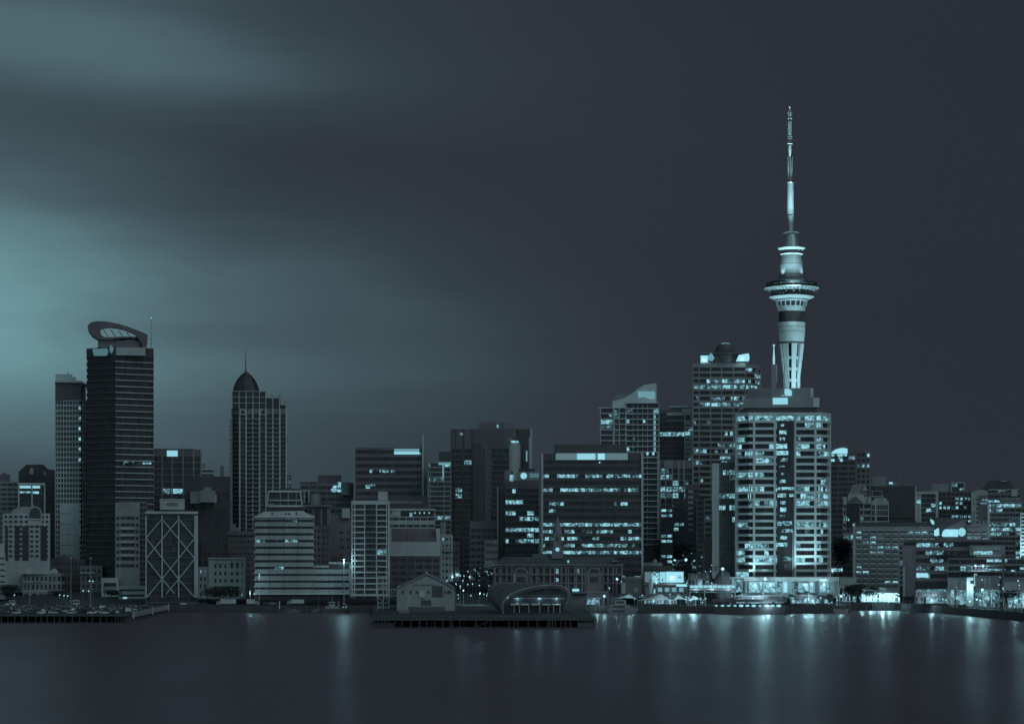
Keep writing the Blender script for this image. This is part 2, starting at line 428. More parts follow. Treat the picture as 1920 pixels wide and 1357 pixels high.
# ------------------------------------------------------------------ wharves
def wharf(name, label, poly, zt, front_n, piles, side=None, brace=()):
    cx = sum(p[0] for p in poly)/len(poly); r = root(name, label, 'wharf', (cx, poly[0][1], 0))
    m = MB(); m.prism(poly, zt-.55, zt); part('deck', m, 'asphalt', r)
    m = MB(); m.prism(inset(poly, -.15), zt-1.0, zt-.56); part('edge_beam', m, 'timber', r)
    pm = None; (x0, y0), (x1, y1) = poly[0], poly[1]
    for t, h in piles:
        x, y = x0+(x1-x0)*t, y0+(y1-y0)*t-.35
        m = MB(); m.tube((x, y, -3), (x, y, zt-1.05+h), .24, seg=8)
        part('pile', m, 'concrete', r)
    m = MB()
    for row in range(1, 14):
        for k in range(int(abs(x1-x0)/5)):
            x = min(x0, x1)+2+k*5; y = y0+row*7
            m.box(x-.2, x+.2, y-.2, y+.2, -3, zt-1.05)
    part('pile', m, 'black', r, kind='stuff')
    if side:
        m = MB(); (a0, b0), (a1, b1) = side; n_ = int(math.hypot(a1-a0, b1-b0)/4)
        for k in range(n_+1):
            x, y = a0+(a1-a0)*k/n_, b0+(b1-b0)*k/n_; m.tube((x, y, -3), (x, y, zt-.3), .22)
        part('pile', m, 'timber', r, kind='stuff')
    if brace:
        m = MB()
        for t0, z0_, t1, z1_ in brace: m.tube((x0+(x1-x0)*t0, y0-.3, z0_), (x0+(x1-x0)*t1, y0-.3, z1_), .12)
        part('brace', m, 'timber', r)
    return r
xl = X(238, 1230); xr = X(316, 1449)
rw = wharf('wharf', 'long timber wharf crowded with parked cars', [(-330, 1230), (xl, 1230), (xr, 1449), (-330, 1449)], 4.0, 0,
      [((X(p, 1230)+330)/(xl+330), random.choice((0, 0, -.1))) for p in [3, 15, 28, 41, 53, 67, 77, 89, 102, 112, 122, 136, 149, 163, 174, 188, 200, 217, 222, 227, 232, 236]], side=((xl, 1230.5), (xr, 1448)))
m = MB(); m.prism([(-330, 1449.1), (xr, 1449.1), (-215, 1600), (-330, 1600)], 3.2, 3.98); part('approach', m, 'asphalt', rw)
# side barrier: pale boards hung on the wharf flank
m = MB(); d = Vector((xr-xl, 219)).normalized(); nn = Vector((d.y, -d.x))
a0 = Vector((xl, 1230))+d*20+nn*.35; a1 = Vector((xr, 1449))+nn*.35
m.prism([tuple(a0), tuple(a0+nn*.25), tuple(a1+nn*.25), tuple(a1)], 1.9, 4.6); part('fender_board', m, 'light', rw)
for t in (.02, .5, .96):
    m = MB(); p = a0.lerp(a1, t)+nn*.35; m.tube((p.x, p.y, 1.0), (p.x, p.y, 5.0), .32); part('pile', m, 'white', rw)
rw2 = wharf('wharf', 'timber piled wharf under the gabled shed and the shell pavilion', [(X(697, 1146), 1146), (X(1115, 1146), 1146), (40, 1443), (-80, 1443)], 4.1, 0,
      [((p-697)/418, h) for p, h in [(702, 0), (709, .2), (716, 0), (722, .2), (728, 0), (740.5, .5), (753.5, 0), (771, 0), (786, 0), (800, 0), (815, .4), (830, 0), (844, 0), (848, 0), (862, 0), (893, 0), (920, 0), (955, .6), (964, .3), (970, 0), (990, 0), (1007, 0), (1027, .2), (1031, 0), (1036, .3), (1041, 0), (1052, .2), (1060, .1), (1069, 0), (1084, .3), (1090, 0), (1096, .3), (1101, 0), (1106, .3), (1111, .2)]],
      side=((X(1115, 1146)-.2, 1146.5), (40, 1443)), brace=[((895-697)/418, .3, (919-697)/418, 3.1)])
fr = Fr(1098, 1150)
part('fender_board', fr.box(MB(), 1083, 1116, 1167, 1175, -5, -4.2), 'black', rw2)
part('fender_board', fr.box(MB(), 697, 738, 1167, 1177, -5, -4.2), 'black', rw2)
m = MB()
for k in range(26):
    x = X(700+k*16, 1148); m.tube((x, 1146.6, 4.1), (x, 1146.6, 5.1), .05, seg=4)
m.tube((X(700, 1146), 1146.6, 5.1), (X(1112, 1146), 1146.6, 5.1), .04, seg=4); part('handrail', m, 'steel', rw2)

# ------------------------------------------------------------------ cars
def make_car(kind, mat):
    r = root('parked_car', None, 'car', (0, 0, 0), 'cars parked along the waterfront')
    # side outline, extruded with a tucked-in glasshouse
    lo = [(-2.15, .32), (2.15, .32), (2.2, .62), (2.05, .82), (1.15, .95), (-1.75, 1.0), (-2.12, .92), (-2.2, .6)]
    if kind == 'van': top = [(1.5, .95), (1.15, 1.95), (-2.1, 2.0), (-2.14, .98)]
    elif kind == 'hatch': top = [(1.05, .94), (.45, 1.46), (-1.45, 1.5), (-2.0, .98)]
    else: top = [(1.0, .94), (.35, 1.42), (-.95, 1.43), (-1.65, .99)]
    m = MB(); m.loft([[(x, s*.86, z) for x, z in lo] for s in (-1, 1)])
    m.loft([[(x*.98, s*.80, z-.04) for x, z in lo] for s in (-1.08, 1.08)])
    t2 = [(x, z) for x, z in top[1:3]]
    m.hexa([(top[1][0]-.1, -.66, top[1][1]-.03), (top[1][0]-.1, .66, top[1][1]-.03), (top[2][0]+.1, .66, top[2][1]-.03), (top[2][0]+.1, -.66, top[2][1]-.03)][::-1],
           [(top[1][0]-.15, -.62, top[1][1]+.05), (top[1][0]-.15, .62, top[1][1]+.05), (top[2][0]+.15, .62, top[2][1]+.05), (top[2][0]+.15, -.62, top[2][1]+.05)][::-1])
    part('body', m, mat, r)
    g = MB(); g.loft([[(x, s*(.82 if z < 1.1 else .68), z) for x, z in top] for s in (-1, 1)]); part('window_glass', g, 'glass_dark' if kind != 'van' else mat, r)
    for x in (-1.35, 1.35):
        for s in (-1, 1):
            w = MB(); w.tube((x, s*.70, .33), (x, s*.92, .33), .33, seg=10); part('wheel', w, 'rubber', r)
    return r
CARS = []
for kind, mat, lab in [('hatch', 'car_white', 'white hatchback car'), ('sedan', 'car_silver', 'silver saloon car'), ('sedan', 'car_dark', 'dark saloon car'), ('hatch', 'car_grey', 'grey hatchback car'), ('van', 'car_white', 'white van'), ('hatch', 'car_dark', 'dark hatchback car'), ('sedan', 'car_white', 'white saloon car')]:
    CARS.append((make_car(kind, mat), lab))
used = set()
def car(i, x, y, z, rz, where, label=None):
    r, lab = CARS[i]
    L = label or (lab+' '+where)
    if i not in used:
        used.add(i); r.location = (x, y, z); r.rotation_euler = (0, 0, rz); r['label'] = L; return r
    return dup(r, (x, y, z), rz, L)
wts = [5, 6, 9, 6, 1.2, 6, 3]
ny = 0
front = {0: (0, 'white hatchback at the wharf edge nearest the water', 172), 1: (6, 'white saloon by the wharf edge, right of the tall lamp pole', 197), 2: (1, 'pale silver saloon at the wharf edge below the lamp pole', 134)}
for k, (i, lab, px) in front.items(): car(i, X(px, 1236), 1236, 4.0, R(3), '', lab)
y = 1236
for row in range(17):
    if row: y += 12.5 if row % 2 else 8.5
    if y > 1500: break
    xe = xl+(xr-xl)*(y-1230)/219-3.5
    x = max(-322, X(-12, y))
    ang = (0 if row == 0 else random.choice((R(70), R(64), R(12), R(90), R(25))))
    step = 5.6 if abs(math.cos(ang)) > .8 else 3.4
    while x < xe:
        x += step*random.uniform(.95, 1.2)
        if x > xe: break
        if row == 0 and any(abs(x-X(p, 1236)) < 5 for _, _, p in front.values()): continue
        if random.random() < .80:
            car(random.choices(range(7), wts)[0], x, y+random.uniform(-.5, .5), 4.0, ang+random.choice((0, math.pi))+random.uniform(-.05, .05), 'parked among the rows on the wharf')
for px, Y_ in [(345, 1452), (362, 1456), (372, 1462), (385, 1452), (425, 1450), (500, 1452), (506, 1456), (512, 1460), (1250, 1470), (1262, 1474)]:
    car(random.choices(range(7), wts)[0], X(px, Y_), Y_, 4.3, random.uniform(-.1, .1), 'on the quay road behind the sea wall')

# ------------------------------------------------------------------ trucks, bus
def truck(px, Y, w, box_h, label, cab_left=True, panels=3):
    fr = Fr(px, Y); r = root('truck', label, 'truck', (*fr.c, 4.2)); s = 1/fr.m; x0 = px-w/2; x1 = px+w/2
    base = HY+(CH-4.2)/Y*F
    part('cargo_box', fr.box(MB(), x0, x1, base-box_h, base-3, 0, 2.5), 'pale', r)
    m = MB()
    for k in range(panels+1): fr.box(m, x0+(x1-x0-.5)*k/panels, x0+(x1-x0-.5)*k/panels+.5, base-box_h+.6, base-3.5, -.08, 0)
    part('panel_rib', m, 'dim', r)
    cx0, cx1 = (x0-7, x0-.6) if cab_left else (x1+.6, x1+7)
    part('cab', fr.prism(MB(), [(cx0, base-1.5), (cx0, base-5), (cx0+(1.5 if cab_left else 0), base-8), (cx1-(0 if cab_left else 1.5), base-8), (cx1, base-5), (cx1, base-1.5)], .1, 2.4), 'light', r)
    part('windscreen', fr.box(MB(), cx0+1.6, cx1-1.6, base-7.2, base-5, -.02, .08), 'glass_dark', r)
    for wx in (cx0+3, x0+5, x1-9, x1-5):
        m = MB(); a = fr.P(wx, base-1.6, -.1); c = fr.P(wx, base-1.6, .3); m.tube(a, c, .5, seg=12); part('wheel', m, 'rubber', r)
    return r
truck(428, 1447, 30, 11.5, 'long pale box truck parked on the quay below the white classical block')
truck(470, 1447, 16, 11, 'short pale box truck with its cab at the lamp post side of the quay', False, 1)
truck(558, 1455, 25, 10, 'white box truck behind the bare moored masts', True, 2)
def bus(px, Y, z, w, label, h=2.9):
    fr = Fr(px, Y); base = HY+(CH-z)/Y*F; r = root('minibus', label, 'bus', (*fr.c, z)); hh = h/fr.mz
    part('body', fr.box(MB(), px-w/2, px+w/2, base-hh, base-1.2, 0, 2.3), 'pale', r)
    part('window_glass', fr.box(MB(), px-w/2+.8, px+w/2-.8, base-hh*.82, base-hh*.5, -.05, 0), 'glass_dark', r)
    for wx in (px-w/2+2, px+w/2-2): part('wheel', (lambda m: (m.tube(fr.P(wx, base-1.3, -.1), fr.P(wx, base-1.3, .3), .45, seg=10), m)[1])(MB()), 'rubber', r)
bus(23, 1470, 4, 11, 'small white camper van at the back of the wharf car park, below the arcaded house', 2.7)
bus(143, 1445, 4, 12, 'white minibus parked in the middle of the car rows, beside the tall lamp pole', 3.3)

# ------------------------------------------------------------------ lamps and masts
def light_pole(px, Y, ytop, label, z=4.1, heads=2, lit=True, power=2500, rad=.16, group='tall light poles on the waterfront'):
    fr = Fr(px, Y); zt = Z(ytop, Y); r = root('light_pole', label, 'lamp post', (*fr.c, z), group); o = tuple(r.location)
    m = MB(); m.tube((*fr.c, z), (*fr.c, zt), rad, rad*.55, 8); part('pole', m, 'light', r)
    m = MB(); fr.box(m, px-1.6*heads/2, px+1.6*heads/2, ytop-.3, ytop+.7, -.15, .15); part('cross_arm', m, 'light', r)
    for k in range(heads):
        q = px+(k-(heads-1)/2)*2.4; m = MB(); fr.box(m, q-.8, q+.8, ytop+.7, ytop+2.1, -.5, .3); h = part('lamp_head', m, 'lamp' if lit else 'light', r)
    if lit: lamp((fr.c[0]-fr.d[0]*.9, fr.c[1]-fr.d[1]*.9, zt-1.6), power, .5, r, o)
light_pole(133, 1300, 1045, 'tall unlit light pole in the middle of the parked cars', lit=False)
light_pole(170, 1360, 1045, 'tall unlit light pole near the back of the parked cars', lit=False)
light_pole(55, 1470, 1047, 'light pole with a round lamp beside the small arcaded house', lit=False, heads=1)
light_pole(645, 1447, 1047, 'tall floodlight pole blazing over the quay beside the white grid block', heads=2, power=3500, rad=.22)
light_pole(486, 1452, 1075, 'short lit pole in front of the white banded building', heads=1, power=300)
light_pole(469, 1452, 1106, 'low bright lamp between the classical block and the banded building', heads=1, power=400)
light_pole(760, 1447, 1090, 'slim unlit mast behind the moored tug', heads=1, lit=False, rad=.1) if False else None
def street_lamp(px, py, Y, power=400, r_=.45, label=None, base=None, pole=True, group='street lamps of the waterfront'):
    fr = Fr(px, Y); zt = Z(py, Y); z = base if base is not None else min(GZ(Y)+.2, zt-1)
    r = root('street_lamp', label or 'small round lit street lamp on a slim pole by the waterfront streets', 'street lamp', (*fr.c, z), group); o = tuple(r.location)
    if pole:
        m = MB(); m.tube((*fr.c, z), (*fr.c, zt-r_), .07, seg=5); part('pole', m, 'steel', r)
    m = MB(); m.lathe(fr.c, [(r_*.3, zt-r_), (r_*.9, zt-r_*.5), (r_, zt), (r_*.8, zt+r_*.55), (r_*.2, zt+r_*.9)], 10); part('globe', m, 'lamp', r, smooth=True)
    if power: lamp((fr.c[0]-fr.d[0]*(r_+.3), fr.c[1]-fr.d[1]*(r_+.3), zt), power, .3, r, o)
# crossing lights of the main street, seen between the shed and the brick terminal
for px, py, Y_ in [(850, 1081, 1560), (857, 1077, 1600), (863, 1078, 1620), (870, 1079, 1580), (868, 1088, 1530), (880, 1081, 1590), (892, 1080, 1570), (855, 1094, 1500), (863, 1098, 1490), (869, 1106, 1480), (886, 1094, 1500), (899, 1097, 1490), (906, 1081, 1600), (838, 1088, 1500), (900, 1111, 1470), (877, 1095, 1520)]:
    street_lamp(px, py, Y_, 2000 if py > 1104 else 200, .36, 'round glowing street lamp of the crossing between shed and brick terminal', group='crossing lamps')
for px, py, Y_, pw, rr, lb in [(1157, 1085, 1440, 1500, .8, 'bright lamp on a pole in front of the brick terminal corner'), (1133, 1117, 1421, 2500, .8, 'bright low lamp beside the moored catamaran'),
        (1265, 1049, 1640, 1500, .9, 'bright lamp low in the tree of the uphill street'), (1286, 1049, 1600, 2500, 1.0, 'brightest lamp of the uphill street, beside the dark tree'),
        (1355, 1066, 1436, 6000, 1.0, 'blazing lamp above the dark domed kiosk'), (1435, 1085, 1436, 9000, 1.1, 'blazing lamp over the glass pavilion roof edge'),
        (1231, 1092, 1440, 500, .6, 'small lamp under the lit billboard'), (1323, 1091, 1500, 900, .7, 'lamp at the foot of the pale pillar building'),
        (1829, 1060, 1420, 5000, .9, 'twin waterfront lamp, the one beside the stepped terraces'), (1843, 1060, 1420, 5000, .9, 'twin waterfront lamp, farther along the stepped terraces'),
        (1842, 1105, 1340, 3000, .8, 'bright lamp in front of the lit restaurants'), (1577, 1117, 1421, 3000, .8, 'round lamp at the end of the pavilion quay'),
        (1561, 1070, 1450, 1200, .7, 'lamp at the corner of the white floodlit tower'), (1544, 1086, 1437, 900, .6, 'small lamp on the pavilion roof'), (1247, 1086, 1500, 700, .6, 'lamp behind the billboards'),
        (1309, 1078, 1520, 800, .7, 'lamp of the side street beside the footbridge'), (1165, 1090, 1440, 0, .3, 'tiny lamp on the terminal forecourt')]:
    street_lamp(px, py, Y_, pw*.4, rr, lb, group='single lamps of the quay')
for k in range(34):
    px = random.choice((random.uniform(1205, 1340), random.uniform(1380, 1590), random.uniform(1590, 1690), random.uniform(1700, 1915)))
    Y_ = 1424 if px < 1590 else (1500 if px < 1690 else 1500-(px-1690)*1.05)
    street_lamp(px, HY+(CH-4)/Y_*F-random.uniform(8, 18), Y_+random.uniform(2, 9), random.choice((200, 500, 1100)), random.uniform(.35, .6), 'small lit promenade lamp on the floodlit quay', group='promenade lamps')
random.seed(91)
for k in range(180):      # the small lights of the streets and promenades behind the quay
    z_ = k % 5
    if z_ == 0 and k % 10: continue
    if z_ == 0: px = random.uniform(826, 925); py = random.uniform(1066, 1122); Y_ = 1650-(py-1060)*3.0
    elif z_ == 1: px = random.uniform(1240, 1335); py = random.uniform(1030, 1095); Y_ = 1640-(py-1030)*2.6
    elif z_ == 2: px = random.uniform(1175, 1590); py = random.uniform(1110, 1131); Y_ = random.uniform(1424, 1436)
    elif z_ == 3: px = random.uniform(1590, 1700); py = random.uniform(1106, 1130); Y_ = random.uniform(1499, 1508)
    else: px = random.uniform(1700, 1918); py = random.uniform(1085, 1130); Y_ = 1500-(px-1690)*1.05+random.uniform(1, 7)
    street_lamp(px, py, Y_, 0, random.uniform(.2, .45), 'tiny distant point of light among the streets behind the quay', group='small distant street lights')
# street tree with hanging lights
def tree(px, Y, ybase, ytop, w, label, n=900, leaf=.55, cat='tree', kind='tree', lights=0, z=None):
    fr = Fr(px, Y); z0 = z if z is not None else Z(ybase, Y); zt = Z(ytop, Y); H = zt-z0; rw_ = w/2*fr.m
    r = root(kind, label, cat, (*fr.c, z0)); c = fr.c
    m = MB(); m.tube((*c, z0), (c[0]+.2, c[1], z0+H*.45), .28, .18, 7)
    tips = []
    for k in range(9):
        a = random.uniform(0, 6.28); q = random.uniform(.35, .8)
        e = (c[0]+math.cos(a)*rw_*q, c[1]+math.sin(a)*rw_*q, z0+H*random.uniform(.55, .9)); tips.append(e)
        m.tube((c[0]+.1, c[1], z0+H*random.uniform(.3, .45)), e, .12, .04, 5)
    part('trunk', m, 'bark', r)
    m = MB()
    for k in range(n):
        t = random.choice(tips); s_ = rw_*.42
        x, y, zz = random.gauss(t[0], s_), random.gauss(t[1], s_), random.gauss(t[2], H*.13)
        if zz > zt: continue
        a, b_ = random.uniform(0, 6.28), random.uniform(-1, 1); l = leaf*random.uniform(.5, 1.2)
        u = Vector((math.cos(a), math.sin(a), b_)).normalized()*l; v = u.orthogonal().normalized()*l*.7; p = Vector((x, y, zz))
        m.quad(p-u-v, p+u-v, p+u+v, p-u+v)
    part('crown', m, 'leaf', r)
    for k in range(lights):
        t = random.choice(tips); p = (random.gauss(t[0], rw_*.4), t[1]-rw_*.9-.5, random.gauss(t[2], H*.09))
        m = MB(); m.lathe((p[0], p[1]), [(.05, p[2]-.2), (.22, p[2]), (.05, p[2]+.2)], 6); part('bulb', m, 'lamp', r)
def palm(px, Y, ybase, ytop, label):
    fr = Fr(px, Y); z0 = Z(ybase, Y); zt = Z(ytop, Y); c = fr.c; r = root('palm_tree', label, 'palm tree', (*c, z0), 'palms along the promenade')
    m = MB(); m.tube((*c, z0), (*c, zt-1.5), .3, .22, 8); part('trunk', m, 'bark', r)
    m = MB()
    for k in range(26):
        a = random.uniform(0, 6.28); up = random.uniform(-.1, .7); Lf = random.uniform(2.6, 3.6); p = Vector((c[0], c[1], zt-1.6)); w_ = .5
        d_ = Vector((math.cos(a), math.sin(a), up)); sd = Vector((-math.sin(a), math.cos(a), 0))
        for j in range(4):
            q = p+d_*Lf/4; d_.z -= .42; w2_ = w_*(.9 if j < 2 else .45)
            m.quad(p-sd*w_, p+sd*w_, q+sd*w2_, q-sd*w2_); p = q; w_ = w2_
    part('crown', m, 'leaf', r)
tree(893, 1500, 1110, 1060, 20, 'street tree hung with tiny bulbs beside the pillared brick terminal', 500, .5, lights=14)
tree(915, 1490, 1108, 1062, 16, 'smaller street tree hung with tiny bulbs, close to the brick terminal wall', 300, .5, lights=12)
tree(18, 1560, 1124, 1096, 30, 'dark bushy tree beside the small arcaded house', 700)
tree(64+44, 1575, 1122, 1107, 22, 'low dark shrub in front of the arches of the small house', 400, .4)
tree(400, 1470, 1128, 1100, 34, 'dark round street tree in front of the classical block, first of two', 900)
tree(431, 1470, 1128, 1099, 30, 'dark street tree at the foot of the classical block, nearer the banded building', 900)
tree(208, 1540, 1120, 1106, 26, 'dark hedge like tree below the small white framed building', 500)
tree(1270, 1620, 1062, 1020, 44, 'large dark tree at the top of the uphill street', 1500, .8)
tree(1246, 1630, 1056, 1012, 22, 'tall dark tree against the balcony tower', 700, .7)
tree(1606, 1502, 1128, 1096, 34, 'broad dark tree in front of the lit shops', 1100, .6)
tree(1636, 1503, 1126, 1101, 20, 'small dark tree among the lit shop awnings', 500, .5)
tree(1385, 1450, 1118, 1098, 34, 'low dark tree under the end of the lit footbridge', 700, .5)
tree(1700, 1470, 1130, 1110, 26, 'dark shrub at the foot of the plum coloured office block', 500, .5)
tree(1900, 1290, 1135, 1106, 26, 'dark tree among the waterfront restaurants', 600, .5)
tree(1575, 1560, 1082, 1010, 26, 'tall dark trees between the floodlit tower and the hotel', 1100, .8)
tree(1790, 1440, 1052, 1040, 60, 'roof garden shrubs on the stepped terraces', 700, .5, z=Z(1056, 1440))
for px, a in [(1482, 1110), (1497, 1106), (1512, 1104), (1527, 1108), (1541, 1112), (1468, 1114), (1556, 1110)]:
    palm(px, 1432, 1130, a, 'dark palm on the promenade in front of the glass pavilion')
# ================================================================== BUILDINGS, from the shaded end of the waterfront
def bx(r, fr, name, mat, *boxes, n=(-.4, .4)):
    m = MB()
    for q in boxes: fr.box(m, *q[:4], *(q[4:6] if len(q) > 4 else n))
    return part(name, m, mat, r)
def bxs(r, fr, name, mat, *boxes, n=(-.4, .4)):
    for q in boxes: bx(r, fr, name, mat, q, n=n)
def pz(r, fr, name, mat, pts, n0, n1, smooth=False): return part(name, fr.prism(MB(), pts, n0, n1), mat, r, smooth)
# --- far end
r, fr = bld('office_building', 'dark plain office block cut by the picture edge, its stepped roof below the neighbours', -20, 35, 903, 1680, pitch=9, wh=5, wall='mid', glass='dark', lit=0, piers=5, cell=12)
bx(r, fr, 'plant_room', 'darkplum', (-20, 19, 889, 903, 3, 18), (4, 12, 886, 889, 5, 9))
r, fr = bld('office_building', 'black office block under a steep gabled roof with a small lit dormer', 35, 104, 885, 1720, pitch=9, wh=5, wall='black', glass='glass_dark', lit=.01, cell=14, par=10)
pz(r, fr, 'roof', 'black', [(34, 885), (49, 871), (81, 870), (90, 879), (103, 880), (103, 885)], 1, 20)
pz(r, fr, 'dormer', 'light', [(55.5, 889), (55.5, 879), (59, 876.5), (63, 879), (63, 889)], -.5, 4)
bx(r, fr, 'rooftop_disc', 'mid', (81, 87, 885, 890, -.6, 0))
r, fr = bld('office_building', 'slim block with a pale square frame and two brightly lit strips under its roof', 34, 85, 905, 1640, pitch=9.6, wh=8, par=5, wall='glass_dark', glass='glass_dark', lit=0, colmat='pale', piers=[60], pw=2.2, cell=20, nfl=None)
bx(r, fr, 'parapet', 'pale', (34, 85, 905, 909.5))
bx(r, fr, 'window', 'sign', (37, 58, 910.5, 915, -.2, .1)); bx(r, fr, 'window', 'sign', (61, 75, 910.5, 915, -.2, .1))
bx(r, fr, 'window', 'lit_bright', (37, 57.5, 921, 924, -.2, .1)); bx(r, fr, 'window', 'lit_bright', (61.5, 73, 921, 925, -.2, .1))
r, fr = bld('office_building', 'grey block with a barrel vaulted roof and a tall arched window', 5, 94, 962, 1600, pitch=9.2, wh=4.6, par=4.4, wall='light', glass='glass_dark', lit=0, piers=9, pw=3.4, cell=12, nfl=9)
bx(r, fr, 'glazed_bay', 'glass_dark', (10, 15, 986, 1050), (28, 37, 986, 1050), (42, 54, 986, 1050), (76, 88, 986, 1050), n=(-.5, .2))
m = MB(); fr.prism(m, [(20, 963)]+[(49-29*math.cos(t), 962-13*math.sin(t)) for t in [math.pi*k/16 for k in range(17)]]+[(78, 963)], 2, 24); part('roof', m, 'mid', r, True)
pz(r, fr, 'arched_bay', 'light', [(52, 985)]+[(65.5-13*math.cos(t), 962-13*math.sin(t)) for t in [math.pi*k/14 for k in range(15)]]+[(79, 985)], -1.2, 2.2)
pz(r, fr, 'arched_window', 'glass', [(54.5, 972)]+[(65.5-11*math.cos(t), 962-11*math.sin(t)) for t in [math.pi*k/14 for k in range(15)]]+[(76.5, 972)], -1.35, -1.15)
bx(r, fr, 'balcony_slab', 'pale', (54, 78, 972, 974, -2, -1)); pz(r, fr, 'finial', 'steel', [(61.5, 949), (63, 944), (64.5, 949)], 0, 1)
# slim apartment tower
r, fr = bld('apartment_tower', 'slim pale apartment tower with a bright gridded flank, beside the tower with the oval crown', 103, 165, 750, 1650, chain=[(103, 1650), (152, 1650), (165, 1661)],
            pitch=9.7, wh=6.2, par=2, wall='pale', glass='glass_dark', lit=.004, piers=[108, 113.5, 119, 124.5, 130, 135.5, 141, 146.5, 156.3, 160.6], pw=1.8, cell=9, dim=.1)
bx(r, fr, 'blank_wall', 'white', *[(112, 151, 944+19.5*k, 944+19.5*k+18.6) for k in range(6)], n=(-.45, .2))
bx(r, fr, 'upper_storey', 'darkplum', (103.5, 152, 718, 750, .4, 18), (152, 161, 722, 752, 3.2, 18))
pz(r, fr, 'roof', 'white', [(103, 717.5), (103, 713.8), (153, 713.8), (166, 720), (166, 722.5), (152, 717.5)], -1.5, 22)
bx(r, fr, 'plant_room', 'white', (104, 136, 701, 714, 3, 18), (136, 143, 706, 714, 4, 17)); mast(r, fr, 127, 696, 701, 6, .3)
bxs(r, fr, 'balcony', 'lit_bright', *[(147, 151.5, 762+k*19.4, 767+k*19.4) for k in range(6)], n=(-.6, -.3))
# tower with the oval crown
r, fr = bld('office_tower', 'tall dark glass tower crowned by a tilted oval ring, highest of the shaded end', 162, 288, 650, 1600, chain=[(162, 1614), (216, 1600), (288, 1614)],
            pitch=11.6, wh=9.3, par=17, wall='black', glass='glass_dark', lit=0, pw=1.6, cell=72, faces=(1,), ledges=(1, 'light', .7))  # right face bands are coloured paler to hold the stronger light there
bx(r, fr, 'parapet', 'light', (217.5, 273, 651, 666, -.3, 6)); bx(r, fr, 'parapet', 'darkplum', (162.3, 216.5, 650.5, 667, 1.2, 14)) if False else None
pz(r, fr, 'parapet', 'darkplum', [(162, 667), (162, 650.5), (216.3, 650.5), (216.3, 667)], -.1, 0.0) if False else None
pz(r, fr, 'sign', 'sign_dim', [(173, 655), (201, 653), (203, 658), (202, 664), (199, 667), (176, 667)], -.2, 2.5)
pz(r, fr, 'sign', 'sign_dim', [(205, 653), (207, 649), (208, 646), (210, 649), (213, 653), (212, 658), (209, 663), (206, 659)], -.6, 2.0)
m = MB(); fr.box(m, 183.5, 263, 637, 651, 4, 20); part('plant_room', m, 'darkplum', r)
m = MB(); fr.lathe(m, 243, [(22, 652), (22, 635)], 10, 32, .5); part('drum', m, 'steel', r, True)
out = [(164, 612), (168.5, 605.5), (179, 602.3), (192, 602), (206, 603.3), (222, 606.5), (240, 611.5), (256, 617.5), (268, 622), (277, 626.5), (276.5, 640), (275, 652), (268, 652), (266, 641), (258, 634), (246, 632.5), (228, 633.5), (210, 636), (195, 637), (183, 635.5), (173, 629), (166, 620)]
inn = [(188, 621), (188.5, 617.5), (191.5, 615), (196, 613.8), (206, 613), (220, 614), (234, 617.5), (244, 621.5), (252, 625), (258, 628.5), (258, 629), (257.5, 629.5), (256, 629.8), (252, 630), (246, 630), (238, 630), (226, 630.5), (214, 631.3), (204, 632), (196, 631.5), (191, 629), (189, 625)]
m = MB(); i = 0
A = [fr.P(x, y, 2) for x, y in out]; B = [fr.P(x, y, 2) for x, y in inn]; C_ = [fr.P(x, y, 9) for x, y in inn]; D_ = [fr.P(x, y, 16) for x, y in out]
m.loft([A, B, C_, D_, A], cap=False); part('crown_ring', m, 'darkplum', r, True)
m = MB()
for k in range(5):
    x0_ = 190+k*13; fr.prism(m, [(x0_, 631), (x0_-1, 616+k*.5), (x0_+7, 614+k*1.6), (x0_+14, 630.5)], 8.8+k*.1, 9.3+k*.1)
part('crown_sail', m, 'sign_pale', r)
m = MB()
for k in range(5): fr.tube(m, (192+k*15, 613.5+k*2.3, 7.5), (204+k*14, 631, 7.5), .25)
for q in (187, 206, 222, 250, 262): fr.tube(m, (q, 630, 6), (q, 639, 6), .3)
part('strut', m, 'steel', r)
m = MB(); fr.tube(m, (284, 652, 5), (284, 595, 5), .14); [fr.box(m, 278, 288, y_, y_+.7, 4.9, 5.1) for y_ in (634, 642, 649)]; part('antenna', m, 'steel', r)
m = MB(); m.lathe(fr.pt(284, 5), [(.1, Z(594, 1600)-.3), (.45, Z(594, 1600)), (.1, Z(594, 1600)+.4)], 8); part('beacon', m, 'lamp', r)
bx(r, fr, 'window', 'lit_bright', (268, 284, 866.5, 868.5, 3, 9)); bx(r, fr, 'window', 'lit_mixed', (231, 233, 863, 871, -.1, 2)); bx(r, fr, 'window', 'lit_dim', (234, 252, 864, 867, -.1, 3))
# podium blocks around it
r, fr = bld('office_building', 'low block with stacked pale balcony fronts at the foot of the oval crowned tower', 216, 262, 942, 1570, pitch=12.7, wh=6.2, par=26, wall='mid', glass='glass_dark', lit=0, piers=[225, 254], pw=2, cell=14, nfl=8)
bxs(r, fr, 'balcony', 'light', *[(226, 253, 988+12.6*k, 992.5+12.6*k) for k in range(5)], n=(-1, .1))
r, fr = bld('office_building', 'dull glass podium block with a rounded top beside the cross braced block', 222, 276, 940, 1585, pitch=10, wh=7, par=3, wall='dim', glass='glass', lit=0, piers=7, pw=.8)
r, fr = bld('office_building', 'dark ribbed block with a bright square sign under its roof', 287, 378, 842, 1740, pitch=12, wh=9, par=14, wall='darkplum', glass='glass', lit=.02, piers=[304, 323, 343.5, 363], pw=2, colmat='mid', cell=19)
sign(r, fr, 313, 333, 844.5, 855.5); bx(r, fr, 'parapet', 'darkplum', (287, 364, 841, 843, -.2, 8)); mast(r, fr, 345, 837, 842, 3, .3)
